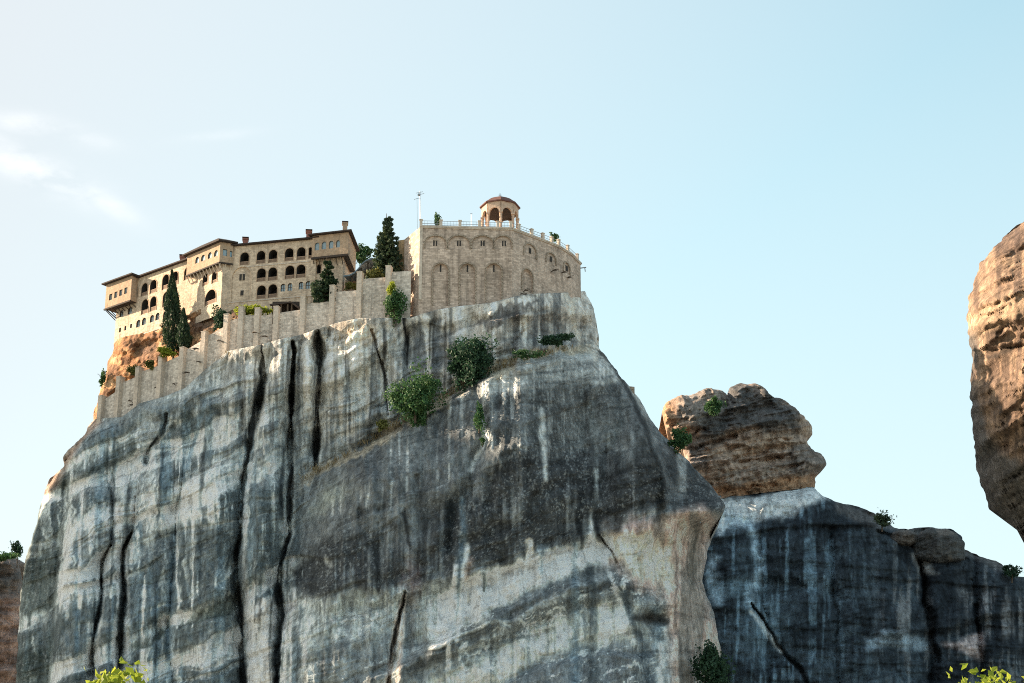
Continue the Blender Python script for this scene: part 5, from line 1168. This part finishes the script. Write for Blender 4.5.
# ------------------------------------------------------------------ sky, sun, camera
SUN_AZ, SUN_EL = 14.0, 24.0        # degrees behind the left-hand direction, elevation
sd = Vector((-math.cos(R(SUN_AZ))*math.cos(R(SUN_EL)), math.sin(R(SUN_AZ))*math.cos(R(SUN_EL)), math.sin(R(SUN_EL))))
L_ = bpy.data.lights.new('sun', 'SUN'); L_.energy = 4.2; L_.angle = R(.5); L_.color = (1, .80, .58)
lo_ = bpy.data.objects.new('sun', L_); C.objects.link(lo_); lo_.rotation_euler = (-sd).to_track_quat('-Z', 'Y').to_euler()
W = bpy.data.worlds.new('World'); bpy.context.scene.world = W; W.use_nodes = True; t = W.node_tree
bg = t.nodes['Background']; sk = t.nodes.new('ShaderNodeTexSky'); sk.sky_type = 'NISHITA'; sk.sun_disc = False
sk.sun_elevation = R(SUN_EL); sk.sun_rotation = math.atan2(sd.x, sd.y); sk.air_density = 1.0; sk.dust_density = 2.0; sk.ozone_density = 1.5; sk.altitude = 300
tc = t.nodes.new('ShaderNodeTexCoord'); DIR = tc.outputs['Generated']
def wm(op, a, b=None, c=None):
    n = t.nodes.new('ShaderNodeMath'); n.operation = op
    for i, v in enumerate((a, b, c)):
        if v is None: continue
        if isinstance(v, bpy.types.NodeSocket): t.links.new(v, n.inputs[i])
        else: n.inputs[i].default_value = v
    return n.outputs[0]
def wdot(v):
    n = t.nodes.new('ShaderNodeVectorMath'); n.operation = 'DOT_PRODUCT'; n.inputs[1].default_value = v; t.links.new(DIR, n.inputs[0]); return n.outputs['Value']
def wrange(src, a, b, c, d):
    n = t.nodes.new('ShaderNodeMapRange'); n.inputs[1].default_value = a; n.inputs[2].default_value = b; n.inputs[3].default_value = c; n.inputs[4].default_value = d; t.links.new(src, n.inputs[0]); return n.outputs[0]
def wmix(f, a, b, mode='MIX'):
    n = t.nodes.new('ShaderNodeMix'); n.data_type = 'RGBA'; n.blend_type = mode
    for i, v in ((0, f), (6, a), (7, b)):
        if isinstance(v, bpy.types.NodeSocket): t.links.new(v, n.inputs[i])
        else: n.inputs[i].default_value = v
    return n.outputs[2]
veil = wm('MAXIMUM', wrange(wdot(sd), .16, .60, .10, .90), wrange(wdot((0, 0, 1)), .05, .56, .92, .0))     # thin summer haze, denser towards the sun and the horizon
sky = wmix(veil, sk.outputs[0], (1.88, 1.86, 2.72, 1))
sky = wmix(1.0, sky, (.86, .905, .645, 1), 'MULTIPLY')
mp = t.nodes.new('ShaderNodeMapping'); mp.inputs['Scale'].default_value = (22, 22, 50); t.links.new(DIR, mp.inputs['Vector'])
nz = t.nodes.new('ShaderNodeTexNoise'); nz.inputs['Scale'].default_value = 1.0; nz.inputs['Detail'].default_value = 7; nz.inputs['Roughness'].default_value = .6; t.links.new(mp.outputs[0], nz.inputs['Vector'])
cloud = None
for (px, py, ang, a_, b_, k_) in ((30, 168, 24, 66, 15, .9), (95, 195, 30, 42, 10, .6), (28, 124, 8, 40, 9, .6), (85, 140, 10, 28, 8, .3), (215, 136, -6, 34, 5, .2)):
    d0 = Vector(ray(px, py)).normalized(); e1 = (Vector(ray(px+10*math.cos(R(ang)), py+10*math.sin(R(ang)))).normalized()-d0).normalized(); e2 = d0.cross(e1)
    u = wm('MULTIPLY', wm('SUBTRACT', wdot(e1), d0.dot(e1)), FPX/a_); v = wm('MULTIPLY', wm('SUBTRACT', wdot(e2), d0.dot(e2)), FPX/b_)
    g = wm('MULTIPLY', wm('EXPONENT', wm('MULTIPLY', wm('ADD', wm('MULTIPLY', u, u), wm('MULTIPLY', v, v)), -1)), k_)
    g = wm('MULTIPLY', g, wrange(wdot(d0), .5, .6, 0, 1)); cloud = g if cloud is None else wm('MAXIMUM', cloud, g)
cloud = wm('MULTIPLY', cloud, wrange(nz.outputs['Fac'], .36, .66, .0, 1.0))
sky = wmix(cloud, sky, (2.5, 2.5, 2.5, 1))
t.links.new(sky, bg.inputs['Color']); bg.inputs['Strength'].default_value = .15
cam = bpy.data.cameras.new('camera'); cam.sensor_width = 36; cam.lens = FPX/1024*36; cam.clip_end = 20000; cam.clip_start = .5
co = bpy.data.objects.new('camera', cam); C.objects.link(co); co.location = (0, 0, CAMZ); co.rotation_euler = (R(90)+PITCH, 0, 0)
sc = bpy.context.scene; sc.camera = co; sc.render.engine = 'CYCLES'
sc.cycles.filter_width = 1.0; sc.cycles.use_denoising = False
sc.view_settings.view_transform = 'Standard'; sc.view_settings.look = 'None'; sc.view_settings.gamma = 1; sc.view_settings.use_curve_mapping = False; sc.view_settings.exposure = 1.75
